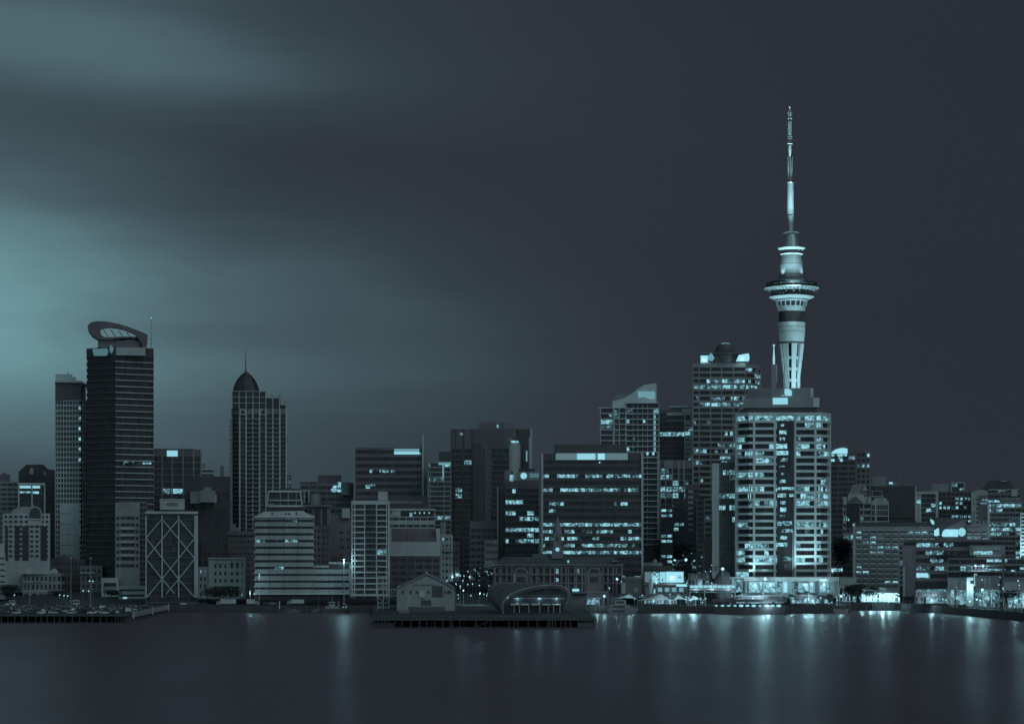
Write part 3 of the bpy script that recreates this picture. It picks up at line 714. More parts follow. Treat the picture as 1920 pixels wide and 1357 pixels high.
r, fr = bld('office_building', 'far grey block with pale floor bands between the ribbed block and the spired tower', 377, 402, 878, 1900, pitch=7.5, wh=4, par=3, wall='light', glass='dim', lit=0); bx(r, fr, 'plant_room', 'dim', (377, 385, 869, 878, 4, 12), (413, 420, 872, 895, 4, 12))
r, fr = bld('office_building', 'black windowless cluster block below the spired tower', 345, 432, 893, 1700, pitch=16, wh=13, par=30, wall='black', glass='glass_dark', lit=0, piers=5, pw=3)
bx(r, fr, 'plant_room', 'mid', (357, 374, 922, 944, -9, 0), (374, 404, 920, 942, -10, -2), (382, 396, 914, 921, -9, -3)); bx(r, fr, 'panel', 'light', (402, 406, 928, 943, -10.5, -9))
# spired residential tower
r, fr = bld('apartment_tower', 'slender residential tower with stepped balconies under a dark dome and needle spire', 433, 538, 766, 1750, chain=[(433, 1755), (447, 1750), (538, 1750)], pitch=8.55, wh=6.9, par=10.5, wall='dim', glass='glass_dark', lit=0,
            piers=[449.5, 461.5, 474, 486.7, 498.7, 511.5, 524.7], pw=2.4, colmat='white', cell=9)
m = MB()
for k in range(34):
    y_ = 786+8.55*k
    for a_, c_ in ((463.5, 485.5), (500.5, 523)): fr.prism(m, [(a_, y_), (c_, y_), (c_, y_+1.2), (a_, y_+1.2)], -1.6, 0)
    fr.box(m, 429.5, 434.5, y_, y_+4.5, 4, 9)
part('balcony', m, 'mid', r)
bx(r, fr, 'upper_tier', 'glass_dark', (434.5, 487, 733.5, 766, .5, 18), (487, 499, 734.5, 766, .7, 17), (499, 526, 746, 766, .6, 16), (526, 537.5, 759, 766, .8, 15))
m = MB()
for q in (434.3, 447.5, 460.5, 473.5, 485.5, 497.5): fr.box(m, q, q+1.8, 734.5, 766, 0, .6)
for q in (510.5, 523): fr.box(m, q, q+2, 742, 766, 0, .6)
fr.box(m, 535.5, 538, 754, 766, 0, .6)
for a_, c_, y_ in ((434, 500, 733), (434, 500, 744), (434, 500, 755), (499, 526, 745), (526, 538, 757.5)): fr.box(m, a_, c_, y_, y_+1.3, -.15, .5)
part('frame', m, 'light', r)
m = MB()
for q, y_ in ((511.5, 740), (524, 740), (536, 751.5)): m.lathe(fr.pt(q, .3), [(.3, Z(y_+3, 1750)), (1.1, Z(y_+1.5, 1750)), (1.2, Z(y_, 1750)), (.3, Z(y_-1.3, 1750))], 10)
part('pinnacle', m, 'white', r)
for q in (455.5, 493, 530.5):
    bx(r, fr, 'panel', 'light', (q-5.5, q+5.5, 766.5, 778, -.3, .2)); m = MB(); a_ = fr.P(q, 772.5, -.5); c_ = fr.P(q, 772.5, -.28); m.tube(a_, c_, 1.35, seg=16); part('round_window', m, 'glass_dark', r)
st = []
for rr, y0_, y1_ in [(26, 733, 727), (24.6, 727, 722), (22.8, 722, 717.5), (20.6, 717.5, 713), (18, 713, 709), (15.2, 709, 705.5), (12.2, 705.5, 702.3), (9, 702.3, 699.5), (5.8, 699.5, 697)]: st += [(rr, y0_), (rr*.93, y1_)]
m = MB(); fr.lathe(m, 461, st+[(3, 698.5), (2.2, 694)], 9, 16, .8); part('dome', m, 'glass_dark', r)
m = MB(); fr.lathe(m, 460.5, [(2.2, 696), (1.1, 688), (.55, 670), (.25, 651)], 9, 8); part('spire', m, 'darkplum', r)
bx(r, fr, 'balcony', 'light', (538.5, 541, 817, 828, 3, 8)); 
r, fr = bld('apartment_building', 'narrow pale balcony block peeping out behind the spired tower', 535, 548, 889, 1800, pitch=5.5, wh=3, par=2, wall='pale', glass='dim', lit=.2, piers=2)
r, fr = bld('office_building', 'squat brown masonry block at the foot of the spired tower', 428, 476, 995, 1560, pitch=11, wh=5, par=7, wall='brown', glass='black', lit=.01, piers=7, pw=2.6); bx(r, fr, 'cornice', 'brown', (426, 477, 999, 1003, -1, 2)); bx(r, fr, 'plant_room', 'dim', (431, 442, 982, 995, 3, 9), (442, 449, 988, 995, 3, 9))
# cross braced block
r, fr = bld('office_building', 'dark glass block wrapped in pale crossed steel bracing with a box sign on the roof', 273, 371, 958, 1480, pitch=12, wh=8.5, par=5, wall='black', glass='glass_dark', lit=.01, cell=16, colmat='black')
bx(r, fr, 'parapet', 'pale', (272.5, 371.5, 958.5, 962.8, -1, 3))
m = MB()
for q in (274, 304, 335, 365.5): fr.box(m, q-1, q+1, 966, 1120, -1.6, -.9)
part('column', m, 'white', r)
m = MB()
cx_ = [274, 304, 335, 365.5]
def bz(a, c): fr.tube(m, (a[0], a[1], -1.9), (c[0], c[1], -1.9), .3, 5)
for a, c in [((304, 973), (274, 1008)), ((304, 973), (365.5, 1047)), ((335, 973), (274, 1047)), ((335, 973), (365.5, 1008)), ((274, 1008), (335, 1085)), ((365.5, 1008), (304, 1085)), ((274, 1047), (304, 1085)), ((365.5, 1047), (335, 1085)),
             ((304, 1085), (276, 1118)), ((304, 1085), (327, 1112)), ((335, 1085), (312, 1112)), ((335, 1085), (364, 1118))]: bz(a, c)
part('brace', m, 'white', r)
bx(r, fr, 'frame', 'pale', (367, 371, 966, 1120, -.5, 0)) 
bx(r, fr, 'roof_sign', 'light', (301, 345, 936, 954, 0, 8)); bx(r, fr, 'sign_frame', 'pale', (300, 346, 935, 936.6, -.4, 8.3), (300, 301, 936.6, 955, -.4, 0), (345, 346, 936.6, 955, -.4, 0), (301, 345, 953.6, 955, -.4, 0))
m = MB(); fr.prism(m, [(322.5+11*math.cos(t)*(1 if abs(math.cos(t)) < .8 else 1), 944.8+3.4*math.sin(t)) for t in [2*math.pi*k/20 for k in range(20)]], -.3, .1); part('emblem', m, 'dim', r)
bx(r, fr, 'plant_room', 'mid', (305, 345, 955, 958, 2, 12))
# low buildings behind the car park
r, fr = bld('brick_building', 'long dark brick warehouse behind the arcaded house', 76, 160, 1048, 1620, bot=1124, pitch=14, wh=6, par=6, wall='brown', glass='black', lit=0, piers=12, pw=3, dep=20)
pz(r, fr, 'gable', 'brown', [(100, 1048), (122, 1038.5), (143, 1048)], -.2, 18)
r, fr = bld('brick_building', 'dark old block between the arch topped offices and the arcaded house', 14, 76, 1045, 1640, bot=1122, pitch=13, wh=6, par=5, wall='brown', glass='black', lit=0, piers=9, pw=3, dep=20)
r, fr = bld('office_building', 'pale louvred block cut off by the picture edge at the water', -20, 10, 1041, 1560, bot=1124, pitch=11, wh=3, par=4, wall='light', glass='mid', lit=0, piers=3, pw=1, dep=20)
bx(r, fr, 'upper_storey', 'light', (-20, 8, 1018, 1041, 4, 16))
# arcaded house
r, fr = bld('arcaded_house', 'small ornate two storey house over an arcade, with a gabled centre and end turrets', 42, 115, 1074, 1590, bot=1126, pitch=15.5, wh=9, par=6, wall='mid', glass='glass_dark', lit=0, piers=9, pw=4.2, cell=20, nfl=2, dep=16, chain=[(42, 1590), (114, 1590), (121, 1596)], faces=(0,))
bx(r, fr, 'cornice', 'pale', (41, 116, 1074, 1075.6, -1.2, 8), (41.5, 115, 1089.4, 1090.6, -.8, 0), (41.5, 115, 1106.4, 1107.8, -.8, 0), (113, 115.3, 1074, 1118, -1, 0))
pz(r, fr, 'gable', 'light', [(63, 1074), (66, 1069), (74, 1065), (80, 1062), (86, 1065), (93, 1069), (96, 1074)], -.6, 3)
pz(r, fr, 'turret', 'pale', [(50, 1074), (50, 1069), (53, 1064), (57, 1064), (60, 1069), (60, 1074)], 0, 3); pz(r, fr, 'turret', 'pale', [(93, 1074), (96, 1068), (102, 1065), (108, 1069), (109, 1074)], 0, 3)
m = MB()
for k in range(5):
    x0_ = 43+14.2*k; w_ = 13.2
    arc = [(x0_+w_/2-w_/2*.78*math.cos(t), 1118-6*math.sin(t)) for t in [math.pi*j/8 for j in range(9)]]
    fr.prism(m, [(x0_, 1126), (x0_, 1108), (x0_+w_+1, 1108), (x0_+w_+1, 1126), (x0_+w_*.89, 1126)]+[(p, q) for p, q in reversed(arc)]+[(x0_+w_*.11, 1126)], -1.3, -.7)
part('arcade', m, 'mid', r)
mast(r, fr, 78, 1047, 1066, 3, .12, 'flagpole')
r, fr = bld('shed_building', 'small white box building with a square open front beyond the car park', 190, 222, 1083, 1560, bot=1124, pitch=30, wh=20, par=9, wall='pale', glass='dim', lit=0, pw=4, nfl=1, dep=14)
bx(r, fr, 'shutter', 'mid', (195, 217, 1099, 1113, -.1, .3)); bx(r, fr, 'window', 'glass_dark', (194.5, 218, 1092, 1097, -.2, .2))
r, fr = bld('low_building', 'low pale two deck building beside the cross braced block', 222, 272, 1098, 1540, bot=1126, pitch=10, wh=4, par=6, wall='light', glass='black', lit=0, dep=14); sign(r, fr, 231, 238, 1119, 1121.5, -.8, 'lamp', 'lamp_box')
r, fr = bld('old_building', 'plain pale rendered building with few small windows, left of the cross braced block', 224, 254, 1062, 1580, bot=1122, pitch=14, wh=6, par=14, wall='light', glass='dim', lit=0, piers=5, pw=5, cell=20, dep=14)
r, fr = bld('old_building', 'dull rendered building touching the cross braced block', 252, 275, 1055, 1590, bot=1122, pitch=13, wh=7, par=10, wall='mid', glass='black', lit=0, piers=3, pw=4, cell=20, dep=14); bx(r, fr, 'cornice', 'mid', (225, 275, 1052, 1055.4, -1, 12))
r, fr = bld('old_building', 'dark shuttered building behind the small white box building', 150, 192, 1060, 1600, bot=1124, pitch=14, wh=7, par=7, wall='dim', glass='black', lit=.02, piers=4, pw=4, dep=14); bx(r, fr, 'awning', 'light', (150, 178, 1072, 1075, -2, .2))
for px, py in [(168, 1088.5), (174, 1089), (156, 1107), (166, 1107.5), (120, 1116), (127, 1116.5), (27, 1115), (112, 1115)]: street_lamp(px, py, 1530, 60, .42, 'small lit lamp in the lane behind the car park', group='lane lamps')
# classical block
r, fr = bld('classical_building', 'pale classical corner block with rows of plain windows and arches on top', 391, 460, 1046, 1500, bot=1122, pitch=13.5, wh=6.5, par=12, wall='light', glass='glass_dark', lit=.02, piers=[399, 408.5, 418, 429.5, 440, 450], pw=5.4, cell=20, dep=18, rows={4: .5})
bx(r, fr, 'cornice', 'pale', (390, 461, 1045, 1047.5, -1.3, 18), (390.5, 460.5, 1054, 1055, -.7, .2)); bx(r, fr, 'pilaster', 'light', (424.5, 427.5, 1048, 1120, -.8, .2), (456, 460, 1048, 1120, -.8, .2))
for k in range(3):
    q = 434.7+10.3*k; pz(r, fr, 'arched_window', 'glass_dark', [(q-2.6, 1058), (q-2.6, 1054.5), (q-1.6, 1052.8), (q, 1052), (q+1.6, 1052.8), (q+2.6, 1054.5), (q+2.6, 1058)], -.6, -.1)
r, fr = bld('old_building', 'lower pale wing beside the classical block', 370, 391, 1062, 1500, bot=1122, pitch=13.5, wh=7, par=6, wall='light', glass='glass_dark', lit=.04, piers=2, pw=5, cell=20, dep=18)
# white banded building
r, fr = bld('office_building', 'broad white banded building with flared balcony fronts and a stepped penthouse', 478, 588, 967, 1460, bot=1120, pitch=12.6, wh=4.9, par=6.6, wall='pale', glass='glass_dark', lit=.03, piers=[506, 532.3, 558.7], pw=.9, colmat='dim', cell=9, proud=.5)
m = MB()
for k in range(11):
    y_ = 978.7+12.6*k; x1_ = 588.5 if k < 7 else 658; h_ = 7.6 if k < 7 else 8.4
    fr.prism(m, [(478.5, y_), (x1_-1, y_), (x1_+1 if k < 7 else x1_, y_+h_), (476, y_+h_)], -.9, -.2)
part('balcony_front', m, 'soft', r)
m = MB()
for q in (506, 532.3, 558.7, 588, 617, 643):
    fr.box(m, q-.4, q+.4, (970 if q < 580 else 1068), 1112, -1.05, -.85)
part('joint', m, 'black', r)
r2, fr2 = fr, fr
bx(r, fr, 'podium', 'glass_dark', (588, 657.5, 1062, 1118, .6, 20)); bx(r, fr, 'podium_roof', 'light', (617, 657.5, 1053.5, 1057, -.5, 20), (590, 617, 1060, 1063, .2, 20), (655, 658, 1054, 1118, -.8, 1)); bx(r, fr, 'podium_storey', 'glass_dark', (618, 656, 1057, 1062, 1, 20))
bx(r, fr, 'canopy', 'pale', (475, 655, 1111.5, 1114, -4, .5)); bx(r, fr, 'shopfront', 'black', (478, 655, 1114, 1122, -.4, 1))
pz(r, fr, 'eaves', 'pale', [(475, 970), (475, 968), (590, 967.5), (590, 970)], -1.5, 26)
pz(r, fr, 'roof', 'pale', [(478, 968), (488, 964.5), (494, 958.5), (569, 957.5), (577, 963), (590, 967.5)], -.3, 24)
for q in (510.5, 536, 542, 556): pz(r, fr, 'dormer', 'black', [(q-2.4, 964.5), (q, 959.5), (q+2.4, 964.5)], -.6, .2)
pz(r, fr, 'penthouse', 'glass_dark', [(499, 957.5), (501, 920), (566, 919), (568, 957.5)], 3, 20)
m = MB()
for a_ in [(502, 919, 566, 922.5), (501, 936.5, 567, 938.5), (499, 946.5, 569, 950)]: fr.box(m, a_[0], a_[2], a_[1], a_[3], 2, 3.2)
fr.prism(m, [(499, 950), (502.5, 920), (505, 920), (501.5, 950)], 2, 3); fr.prism(m, [(568.5, 950), (564, 920), (561.5, 920), (566, 950)], 2, 3)
for q in (525, 540, 555): fr.box(m, q, q+.8, 922, 950, 2.3, 2.9)
part('penthouse_frame', m, 'pale', r); bx(r, fr, 'plant_room', 'black', (524, 562, 915, 919.5, 6, 16)); bx(r, fr, 'wall_panel', 'mid', (500, 514, 944, 947, 1.8, 2.6))
# buildings behind it
r, fr = bld('office_building', 'dark terraced block with a cylinder and a few bright panes, behind the white banded building', 562, 663, 905, 1720, pitch=11, wh=6, par=6, wall='dim', glass='glass_dark', lit=.03, piers=6, pw=2)
bx(r, fr, 'plant_room', 'darkplum', (596, 640, 890, 905, 4, 18), (562, 596, 903, 907, 0, 4)); m = MB(); fr.lathe(m, 650, [(10, 928), (10, 906), (7, 904)], -2, 24); part('tank', m, 'mid', r, True); m = MB(); fr.lathe(m, 592, [(11, 948), (11, 926)], -6, 24); part('tank', m, 'mid', r, True)
for q in [(624, 631, 910, 915), (633, 639, 903, 914), (621, 631, 916, 922), (632, 640, 917, 922)]: bx(r, fr, 'window', 'lit_bright', (*q, -.4, 0))
bx(r, fr, 'portal_frame', 'light', (569.5, 572, 920, 943, -6, -3), (578, 581, 920, 943, -6, -3), (569.5, 581, 919.5, 921.5, -6.2, -3)); 
r, fr = bld('office_building', 'brown block with small square windows under a columned attic, right behind the white banded building', 584, 620, 951, 1580, pitch=11.5, wh=5, par=42, wall='brown', glass='black', lit=.02, piers=4, pw=4, cell=20)
bx(r, fr, 'cornice', 'dim', (570, 623, 946, 950, -2, 14)); bx(r, fr, 'attic_column', 'mid', (601.5, 603.5, 952, 985, -.8, .2), (614, 616, 952, 985, -.8, .2), (617.5, 619.5, 952, 985, -.8, .2)); bx(r, fr, 'attic_glazing', 'glass_dark', (591, 617, 954, 984, -.3, .2))
r, fr = bld('office_building', 'plum grey blank walled block left of the white grid block', 618, 662, 966, 1600, pitch=14, wh=4, par=30, wall='greyplum', glass='dim', lit=0, piers=3, pw=7); bx(r, fr, 'plant_room', 'black', (618, 645, 1043, 1050, -14, -6)); bx(r, fr, 'wall_panel', 'dim', (619, 634, 968, 1040, -.4, .1)); bx(r, fr, 'portal_frame', 'light', (641, 656, 953, 971, -3, 0))
# white grid block
r, fr = bld('apartment_building', 'white concrete grid block of small bays, beside the gantry on the wharf', 659, 730, 938, 1450, bot=1121, pitch=10.68, wh=8.1, par=7.5, wall='pale', glass='glass_dark', lit=.003, piers=[665, 683.7, 706, 725], pw=2.1, cell=30, recess=1.2)
bx(r, fr, 'service_box', 'light', (709, 727, 921, 937, 3, 9)); bx(r, fr, 'edge_fin', 'pale', (727.5, 730.5, 938, 1080, -1, 0))
bxs(r, fr, 'balcony_recess', 'dim', *[(685.2, 704.6, 953.2+10.68*k, 956+10.68*k) for k in range(11)], n=(-.2, .3)); bx(r, fr, 'base_slab', 'pale', (658, 722, 1113, 1117, -1.5, 1))
# dark slab with the white fin
r, fr = bld('office_building', 'plum black slab with a long lit strip sign and a tall white corner fin', 666, 792, 839, 1690, pitch=13, wh=6.4, par=5, wall='darkplum', glass='glass_dark', lit=0, rows={3: .12, 5: .22}, cell=9, dep=30)
bx(r, fr, 'sign', 'sign_soft', (739, 786, 841, 846.5, -.6, -.2)); bx(r, fr, 'sign', 'sign', (739, 786.5, 846.6, 851.5, -.6, -.2)); bx(r, fr, 'beacon', 'lamp', (787.5, 789, 849, 851, -.8, -.3))
bx(r, fr, 'fin', 'pale', (791.5, 794.5, 815, 930, -2, 14)); bx(r, fr, 'fin', 'mid', (794.5, 802, 846, 930, 2, 14)); bx(r, fr, 'fin', 'light', (787.5, 791.5, 823, 836, 1, 10))
for q in [(693, 699, 880, 886), (712, 729, 880, 886), (733, 740, 881, 886), (694, 703, 907, 911)]: bx(r, fr, 'window', 'lit_mixed', (*q, -.2, .2))
r, fr = bld('office_building', 'low black block with two faint roof signs, below the slab with the white fin', 716, 803, 930, 1640, pitch=20, wh=2, par=24, wall='black', glass='glass_dark', lit=0); bx(r, fr, 'sign', 'greyplum', (729, 766, 938, 944.5, -.5, -.1)); bx(r, fr, 'sign', 'greyplum', (768, 792, 939.5, 944.5, -.5, -.1))
r, fr = bld('office_building', 'pale framed block with a row of small lights under its roof beam', 730, 816, 953, 1560, pitch=13, wh=5.2, par=4, wall='light', glass='glass_dark', lit=0, piers=[735, 748, 761.5, 775, 788, 801.5], pw=1.3, cell=20, rows={0: 0})
bx(r, fr, 'loggia', 'glass_dark', (736, 813, 958, 967.5, -.25, .2)); bx(r, fr, 'wall_panel', 'light', (736, 751, 958, 967.5, -.35, -.2)); 
for q in (777, 786, 794.5, 803.5): bx(r, fr, 'lamp', 'lamp', (q, q+2, 960, 962.5, -.5, -.3))
bx(r, fr, 'window', 'lit_mixed', (768, 773, 961, 968, -.4, -.2))
r, fr = bld('office_building', 'building with a steep black roof over a blank pale band, beside the white grid block', 731, 826, 1042, 1480, bot=1120, pitch=12, wh=7, par=5, wall='brown', glass='black', lit=0, piers=6, pw=3, cell=20)
bx(r, fr, 'blank_band', 'light', (731.5, 825, 1015.5, 1041.5, -.8, 20)); bx(r, fr, 'band_edge', 'pale', (731, 825.5, 1040.3, 1041.8, -1, -.5), (731, 732.5, 1015, 1041, -1, -.5), (824, 825.5, 1015, 1041, -1, -.5))
m = MB(); m.hexa([fr.P(735, 1016, -.7), fr.P(819, 1016, -.7), fr.P(819, 1016, 14), fr.P(735, 1016, 14)], [fr.P(734, 990, 9), fr.P(817, 990, 9), fr.P(817, 990, 14), fr.P(734, 990, 14)]); part('roof', m, 'darkplum', r)
m = MB()
for k in range(9): fr.tube(m, (735+10.3*k, 1016, -.9), (734+10.2*k, 990, 8.8), .12)
part('roof_rib', m, 'mid', r)
pz(r, fr, 'gable_wall', 'light', [(819, 1017), (817, 990), (825, 990), (825.5, 1017)], 0, 14); pz(r, fr, 'gable_wall', 'light', [(731, 1017), (731, 990), (734, 990), (735, 1017)], 0, 14)
r, fr = bld('office_building', 'block with pale ledges and a T shaped lit sign, right of the white fin', 803, 846, 865, 1660, pitch=9, wh=6.6, par=3, wall='mid', glass='glass_dark', lit=.05, piers=[807, 833], pw=1.4, cell=10, rows={0: .7, 1: 0, 3: .6, 11: .5})
bx(r, fr, 'sign', 'sign_soft', (822, 845, 867, 871.5, -.7, -.3)); bx(r, fr, 'sign', 'sign_soft', (829.5, 832, 871.6, 897, -.7, -.3)); bx(r, fr, 'plant_room', 'black', (823, 846, 846, 865, 5, 16))
r, fr = bld('old_building', 'narrow pale old building beside the building with the steep black roof', 826, 849, 1002, 1560, bot=1090, pitch=12, wh=5, par=6, wall='light', glass='dim', lit=.03, piers=3, pw=3.5); bx(r, fr, 'turret', 'mid', (832, 846, 1026, 1034, -3, 0)); bx(r, fr, 'upper_storey', 'mid', (826, 836, 978, 1002, 4, 12))
r, fr = bld('old_building', 'narrow dull building lining the main street canyon', 846, 862, 1015, 1600, bot=1090, pitch=12, wh=5, par=6, wall='dim', glass='black', lit=.02, piers=2, pw=3)
# dark twin peaked tower
r, fr = bld('office_tower', 'massive dark tower with a tapered cap, tallest in the middle of the city', 845, 998, 804, 1700, chain=[(845, 1700), (887, 1700), (952, 1696), (966, 1700)], pitch=10.4, wh=8, par=38, wall='dark', glass='glass_dark', lit=0, piers=[853, 867.5, 869.5, 885], pw=2.2, cell=9,
            rows={2: (853, 886, .9), 4: (853, 886, .35), 7: (853, 905, .35), 8: (853, 886, .7), 11: (853, 886, .15), 16: (853, 886, .1)}, colmat='black')
pz(r, fr, 'cap', 'darkplum', [(893, 832), (895, 808), (898, 791.5), (962, 791.5), (966, 806), (968, 832)], -.5, 22); bx(r, fr, 'shaft', 'darkplum', (909, 951, 832, 1040, -1.6, 0)); bx(r, fr, 'shaft', 'black', (886, 909, 832, 1040, -1, 0))
pz(r, fr, 'cap_face', 'greyplum', [(946, 818), (943, 792), (962, 792), (965, 806), (967, 818)], -.9, -.4); bx(r, fr, 'beacon', 'sign_soft', (931, 935, 796, 802, -1.2, -.8)); mast(r, fr, 919.5, 762, 792, 8, .16)
bx(r, fr, 'rear_slab', 'black', (966, 996, 803, 882, 8, 24)); bx(r, fr, 'edge_strip', 'pale', (994.5, 998, 803, 880, 7.2, 9), (992, 994.3, 818, 880, 7.4, 9)); bx(r, fr, 'lit_strip', 'sign_soft', (986.5, 989, 844, 864, 7.3, 7.9))
m = MB(); fr.lathe(m, 964, [(12, 905), (12, 832)], -1, 32); part('stair_drum', m, 'light', r, True); bx(r, fr, 'window', 'lit_mixed', (949, 957, 820, 826, -3, -2.4)); bx(r, fr, 'window', 'lit_bright', (958, 973, 826.5, 830.5, -6, -5)); bx(r, fr, 'window', 'sign_pale', (862, 868, 811, 816, -.4, 0))
r, fr = bld('office_building', 'plum grey grid block at the foot of the dark twin tower', 881, 934, 977, 1590, bot=1090, pitch=12, wh=6, par=14, wall='greyplum', glass='darkplum', lit=0, piers=5, pw=2, cell=20)
r, fr = bld('office_building', 'small grey block with one row of narrow windows, tucked behind the brick terminal', 908, 933, 1012, 1530, bot=1075, pitch=13, wh=5, par=7, wall='greyplum', glass='glass_dark', lit=0, piers=6, pw=1.2, nfl=3)
r, fr = bld('office_building', 'dark block with a round roof lamp and bright storeys, left of the broad black block', 947, 1012, 900, 1560, pitch=10.4, wh=7.4, par=16.5, wall='darkplum', glass='glass_dark', lit=.02, rows={0: .05, 1: (948, 990, .3), 2: (948, 978, .9), 4: .3, 5: .85, 7: .97, 8: (990, 1002, .5), 9: .9}, piers=[960, 981, 1002], pw=1, cell=7, litmix=(.6, .35, .05))
bx(r, fr, 'edge_fin', 'mid', (932, 934.5, 912, 1045, 0, 14)); bx(r, fr, 'side_wing', 'black', (934.5, 947, 920, 1045, 3, 16)); bx(r, fr, 'roof_board', 'mid', (968, 1013, 884, 901, 2, 6)); bx(r, fr, 'plant_room', 'black', (972, 1003, 878, 884, 3, 10)); 
m = MB(); a_ = fr.P(982, 891.5, 1.7); c_ = fr.P(982, 891.5, 2.1); m.tube(a_, c_, 2.0, seg=20); part('sign', m, 'sign', r); bx(r, fr, 'sign', 'sign_dim', (993, 1011, 887, 895, 1.6, 2)); m = MB(); fr.lathe(m, 953, [(9, 905), (9, 884), (7, 881)], 6, 24); part('drum', m, 'dim', r, True); bx(r, fr, 'window', 'lit_bright', (956, 963, 890.5, 902, -4, -3))
# broad black block
r, fr = bld('office_tower', 'broad black office block with bright ribbons of lit windows and a long roof light box', 1014, 1206, 850, 1500, bot=1115, pitch=13, wh=6.4, par=13, wall='black', glass='glass_dark', lit=0, piers=[1044, 1070.5, 1097, 1124, 1150.5, 1177], pw=.9, cell=6.6, maxw=220,
            rows={2: .88, 3: .03, 4: .72, 5: .01, 6: .3, 7: .04, 8: .03, 9: .92, 10: .62, 11: .62, 12: .75, 13: .9}, litmix=(.35, .45, .2), dep=32)
bx(r, fr, 'edge_fin', 'light', (1014.5, 1018.5, 850, 1082, -.9, 1), (1202.3, 1206.3, 850, 1080, -.9, 1)); bx(r, fr, 'side_wall', 'dim', (1010.5, 1014.4, 852, 1082, 0, 20)); bx(r, fr, 'plant_room', 'black', (1039, 1175, 833, 850, 1, 20))
bx(r, fr, 'light_box', 'sign_pale', (1042, 1177, 849.5, 862, -.9, .5)); bx(r, fr, 'sign', 'sign', (1082, 1116, 850, 861.5, -1.2, -.92)); bx(r, fr, 'sign', 'lamp', (1121, 1134, 850, 861.5, -1.2, -.92)); bx(r, fr, 'beacon', 'lamp', (1123, 1125.5, 865.5, 868, -.6, -.2))
for q, y_ in ((1047, 826), (1053, 829), (1058, 825), (1065, 831), (1099, 830), (1070, 829)): mast(r, fr, q, y_, 834, 6, .12)
# balcony tower with the wave roof
r, fr = bld('apartment_tower', 'balcony tower with a wave shaped pale roof wall carrying a lit panel', 1174, 1236, 755, 1640, bot=1040, pitch=10.2, wh=8.2, par=1.5, wall='pale', glass='glass', lit=.05, piers=[1187, 1196, 1205, 1214], pw=1, cell=9, proud=.1, litmix=(.15, .4, .45), maxw=90, dim=.15)
m = MB()
for k in range(27): fr.box(m, (1173 if k < 9 else 1201), 1236.5, 755+10.2*k, 756.3+10.2*k, -1.7, .1)
part('balcony_slab', m, 'white', r)
bx(r, fr, 'lower_wing', 'glass', (1125, 1174, 764, 860, .6, 20))
m = MB()
for k in range(10): fr.box(m, 1122 if k == 0 else 1125, 1174, 763.5+10.2*k, 765.3+10.2*k, -.3, .8)
for q in (1125, 1149, 1151, 1160.5, 1172): fr.box(m, q, q+1.6, 765, 862, -.2, .8)
part('wing_frame', m, 'pale', r)
for q in [(1127, 1148, 787, 795, 'lit_bright'), (1127, 1147, 797, 803, 'lit_dim'), (1152, 1160, 768, 785, 'lit_dim'), (1153, 1158, 806, 810, 'lit_dim'), (1142, 1147, 776, 781, 'lit_mixed')]: bx(r, fr, 'window', q[4], (*q[:4], .3, .5))
wave = [(1148.5, 765), (1148.5, 750.5), (1155, 749.8), (1163, 748), (1172, 744.5), (1181, 739.5), (1189, 734), (1197, 728), (1206, 722.5), (1214, 719.8), (1222, 718.8), (1231, 718.8), (1231, 755.5), (1174, 755.5), (1174, 765)]
pz(r, fr, 'roof_wall', 'white', wave, 1, 8); pz(r, fr, 'sign', 'sign_soft', [(1195.5, 734), (1228, 734), (1228, 746), (1224, 748), (1218, 748), (1209, 744.5), (1203, 744.5), (1197, 746)], .5, .95); bx(r, fr, 'plant_room', 'greyplum', (1152, 1190, 736, 752, 9, 18))
bxs(r, fr, 'lit_strip', 'sign_soft', *[(1225.5, 1229.5, 777.5+10.2*k, 785+10.2*k) for k in range(7)], n=(-.4, .1))
for q in ((1175, 1180, 787, 793), (1206, 1210, 787, 792), (1188, 1190, 820, 824), (1175, 1180, 838, 845), (1186, 1188, 838, 840)): bx(r, fr, 'window', 'lit_bright', (*q, -.3, .1))
bx(r, fr, 'pier', 'light', (1201, 1204, 847, 1040, -1.5, .2), (1232, 1236.5, 847, 1040, -1.5, .2))
for q in (1212, 1223): bx(r, fr, 'wall_lamp', 'sign', (q, q+4, 848, 853, -2, -1.6))
bx(r, fr, 'base_block', 'black', (1203, 1237, 1026, 1062, -6, 0)); 
r, fr = bld('pavilion', 'low domed kiosk roof below the balcony tower', 1204, 1242, 1054, 1520, bot=1082, pitch=20, wh=6, par=7, wall='mid', glass='glass_dark', lit=.1, dep=12, piers=4); m = MB(); fr.lathe(m, 1228, [(5, 1055), (4.5, 1051), (2.5, 1048.5), (.2, 1047.7)], 3, 16); part('dome', m, 'light', r, True)
for q in (1227, 1236): bx(r, fr, 'wall_lamp', 'sign', (q, q+4, 1060, 1064, -.8, -.4))
